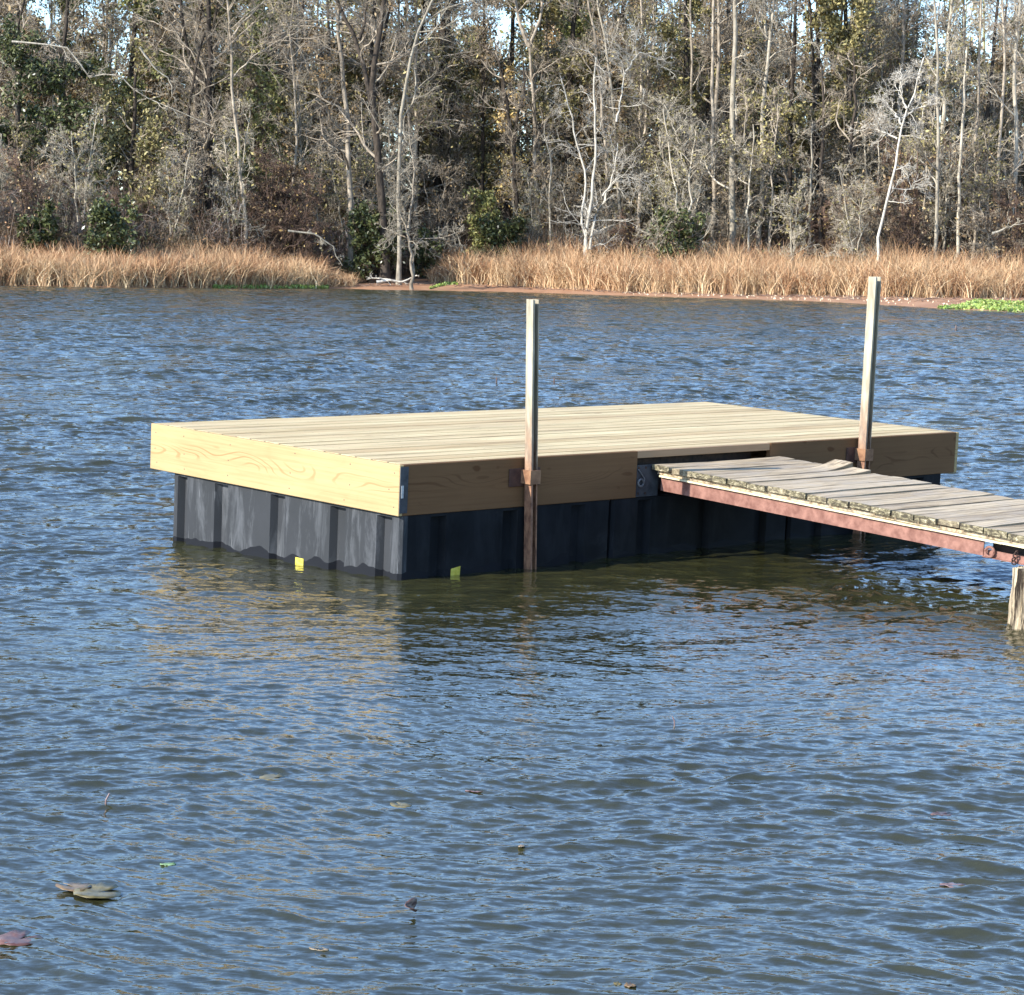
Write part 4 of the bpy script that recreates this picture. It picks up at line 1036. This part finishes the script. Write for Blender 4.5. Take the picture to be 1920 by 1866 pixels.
# --- reeds
def reeds():
    rg = np.random.default_rng(51); n = 130000
    phi = rg.uniform(-.30, .30, n); D = np.interp(phi, PHI, DB); gap = (phi > (655-960)/4319) & (phi < (802-960)/4319)
    dep = rg.uniform(0, 1, n)**1.25*np.where(phi > -.04, 13, 8.5)
    y = D+dep + .35*np.sin(phi*900)+.3*np.sin(phi*377)+rg.normal(0, .25, n)
    x = phi*y
    tufty = .5+.5*np.sin(x*.9+np.sin(x*.37)*3)*np.cos(y*1.1+x*.6)
    keep = ~gap & (rg.uniform(0, 1, n) < .55+.45*tufty)
    x, y, phi, dep = x[keep], y[keep], phi[keep], dep[keep]; n = len(x)
    z = ground_z(x, y)
    right = phi > -.04
    hgt = np.where(right, 2.75, 2.45)*rg.uniform(.55, 1.15, n)*(.75+.03*dep)
    px = phi*4319+960
    hgt *= np.clip((672-px)/90, .45, 1)*(px < 700) + (px >= 700)*np.clip((px-790)/60, .45, 1)
    hgt *= 1+.08*np.sin(x*.6)+.05*np.sin(x*1.9+1)
    k = 5; az = rg.uniform(0, 2*math.pi, n); arch = np.abs(rg.normal(0, 1, n))*.95+.15
    u = np.linspace(0, 1, k)[None]
    hx = np.cos(az)[:, None]; hy = np.sin(az)[:, None]
    bend = arch[:, None]*u**2.2*hgt[:, None]*.75
    jx = rg.normal(0, .11, (n, k)).cumsum(1)
    P = np.stack([x[:, None]+hx*bend+jx, y[:, None]+hy*bend, z[:, None]+hgt[:, None]*(u-.28*arch[:, None]*u**3.2)], -1)
    w = rg.uniform(.009, .026, n)[:, None]*np.array([1, 1, .85, .6, .12])[None]
    pa = rg.uniform(0, math.pi, n); off = np.stack([np.cos(pa), np.sin(pa)*.6, np.zeros(n)], -1)[:, None]*w[..., None]
    V = np.stack([P-off, P+off], 2).reshape(-1, 3)
    b = (np.arange(n)*k*2)[:, None]+(np.arange(k-1)*2)[None]
    F = np.stack([b, b+1, b+3, b+2], -1).reshape(-1, 4)
    hv = np.repeat((np.tile(u, (n, 1))), 2, axis=1).ravel()
    M = NM('dry_reed', .7, .25)
    geo = M.node('ShaderNodeNewGeometry'); at_ = M.node('ShaderNodeAttribute', attribute_name='tip')
    c = M.ramp(geo.outputs['Random Per Island'], [(0, (.12, .05, .025)), (.3, (.34, .17, .08)), (.65, (.54, .33, .17)), (.88, (.68, .49, .29)), (1, (.80, .64, .40))])
    pat = M.noise(M.coord('Object', (.35, .35, .2)), 1, 3, .6)
    c = M.mix(M.ramp(pat, [(.4, 0), (.65, .35)]), c, (.74, .58, .34))
    c = M.mix(M.ramp(at_.outputs['Fac'], [(.55, 0), (1, .55)]), c, (.44, .22, .11))
    M.color(c)
    o = link(bpy.data.objects.new('reeds', mesh_np('reeds', V, F, M.m, attrs={'tip': hv}))); tag(o, kind='stuff')
reeds()

# --- low green weeds at the water edge
def weeds():
    rg = np.random.default_rng(61); P = []
    for px0, px1, n, off0, off1, h in ((1785, 1990, 4200, 1.0, 20, .10), (1750, 1800, 500, 2, 6, .05), (395, 610, 900, -.2, .9, .14), (800, 850, 350, 5.5, 8, .10)):
        px = rg.uniform(px0, px1, n); phi = (px-960)/4319; D = np.interp(phi, PHI, DW); y = D+rg.uniform(off0, off1, n)*np.clip((px-px0)/40+.2, 0, 1); x = phi*y
        P.append(np.stack([x, y, np.maximum(ground_z(x, y), 0)+rg.uniform(0, h, n)], -1))
    C = np.concatenate(P); VF = leaf_quads(rg, C, .11)
    M = NM('water_weed', .5, .3); geo = M.node('ShaderNodeNewGeometry')
    M.color(M.ramp(geo.outputs['Random Per Island'], [(0, (.10, .17, .03)), (.6, (.24, .33, .07)), (1, (.46, .48, .18))]))
    o = obj_of('water_weeds', VF, M.m); tag(o, kind='stuff')
    # pale fallen leaves on the mud flat
    n = 260; px = rg.uniform(1150, 1920, n); phi = (px-960)/4319; D0 = np.interp(phi, PHI, DW); D1 = np.interp(phi, PHI, DB); y = D0+(D1-D0)*rg.uniform(.1, .95, n); x = phi*y
    VF = leaf_quads(rg, np.stack([x, y, ground_z(x, y)+.05], -1), .07)
    M = NM('mud_leaf', .7, .2); M.color((.72, .60, .42)); o = obj_of('fallen_leaves', VF, M.m); tag(o, kind='stuff')
weeds()
def shore_debris():
    rg = np.random.default_rng(91); n = 420
    px = rg.uniform(640, 1930, n); phi = (px-960)/4319; D0 = np.interp(phi, PHI, DW); D1 = np.interp(phi, PHI, DB); y = D0+(D1-D0)*rg.uniform(.3, 1.0, n)**.6; x = phi*y
    z = ground_z(x, y)+.02; a = rg.uniform(0, 3.14, n); L_ = rg.uniform(.15, .9, n)
    P = np.stack([np.stack([x, y, z], -1), np.stack([x+np.cos(a)*L_*.5, y+np.sin(a)*L_*.5, z+rg.uniform(0, .10, n)], -1), np.stack([x+np.cos(a+.3)*L_, y+np.sin(a+.3)*L_, z+rg.uniform(-.02, .12, n)], -1)], 1)
    VF = tubes(P, np.full((n, 3), .016)*np.array([1.2, 1, .6]), 4)
    o = obj_of('shore_debris', VF, BK['brown']); tag(o, kind='stuff')
shore_debris()
def driftwood():
    P = [at(x, y, 145) for x, y in ((706, 531), (730, 527), (752, 531), (775, 522), (782, 518))]; b = P[0]
    rg = np.random.default_rng(71); tr, br, _ = grow(rg, [[p-b for p in P], [P[1]-b, at(712, 524, 145.3)-b, at(690, 523, 145.5)-b]], [.10, .07], n1=5, n2=2, n3=2, n4=0, t0=.2, len1=(.3, .9), up=0)
    o = obj_of('driftwood', join([tr, br]), BK['white']); o.location = b; tag(o, 'pale forked driftwood branch lying on the mud at the inlet', 'driftwood')
driftwood()
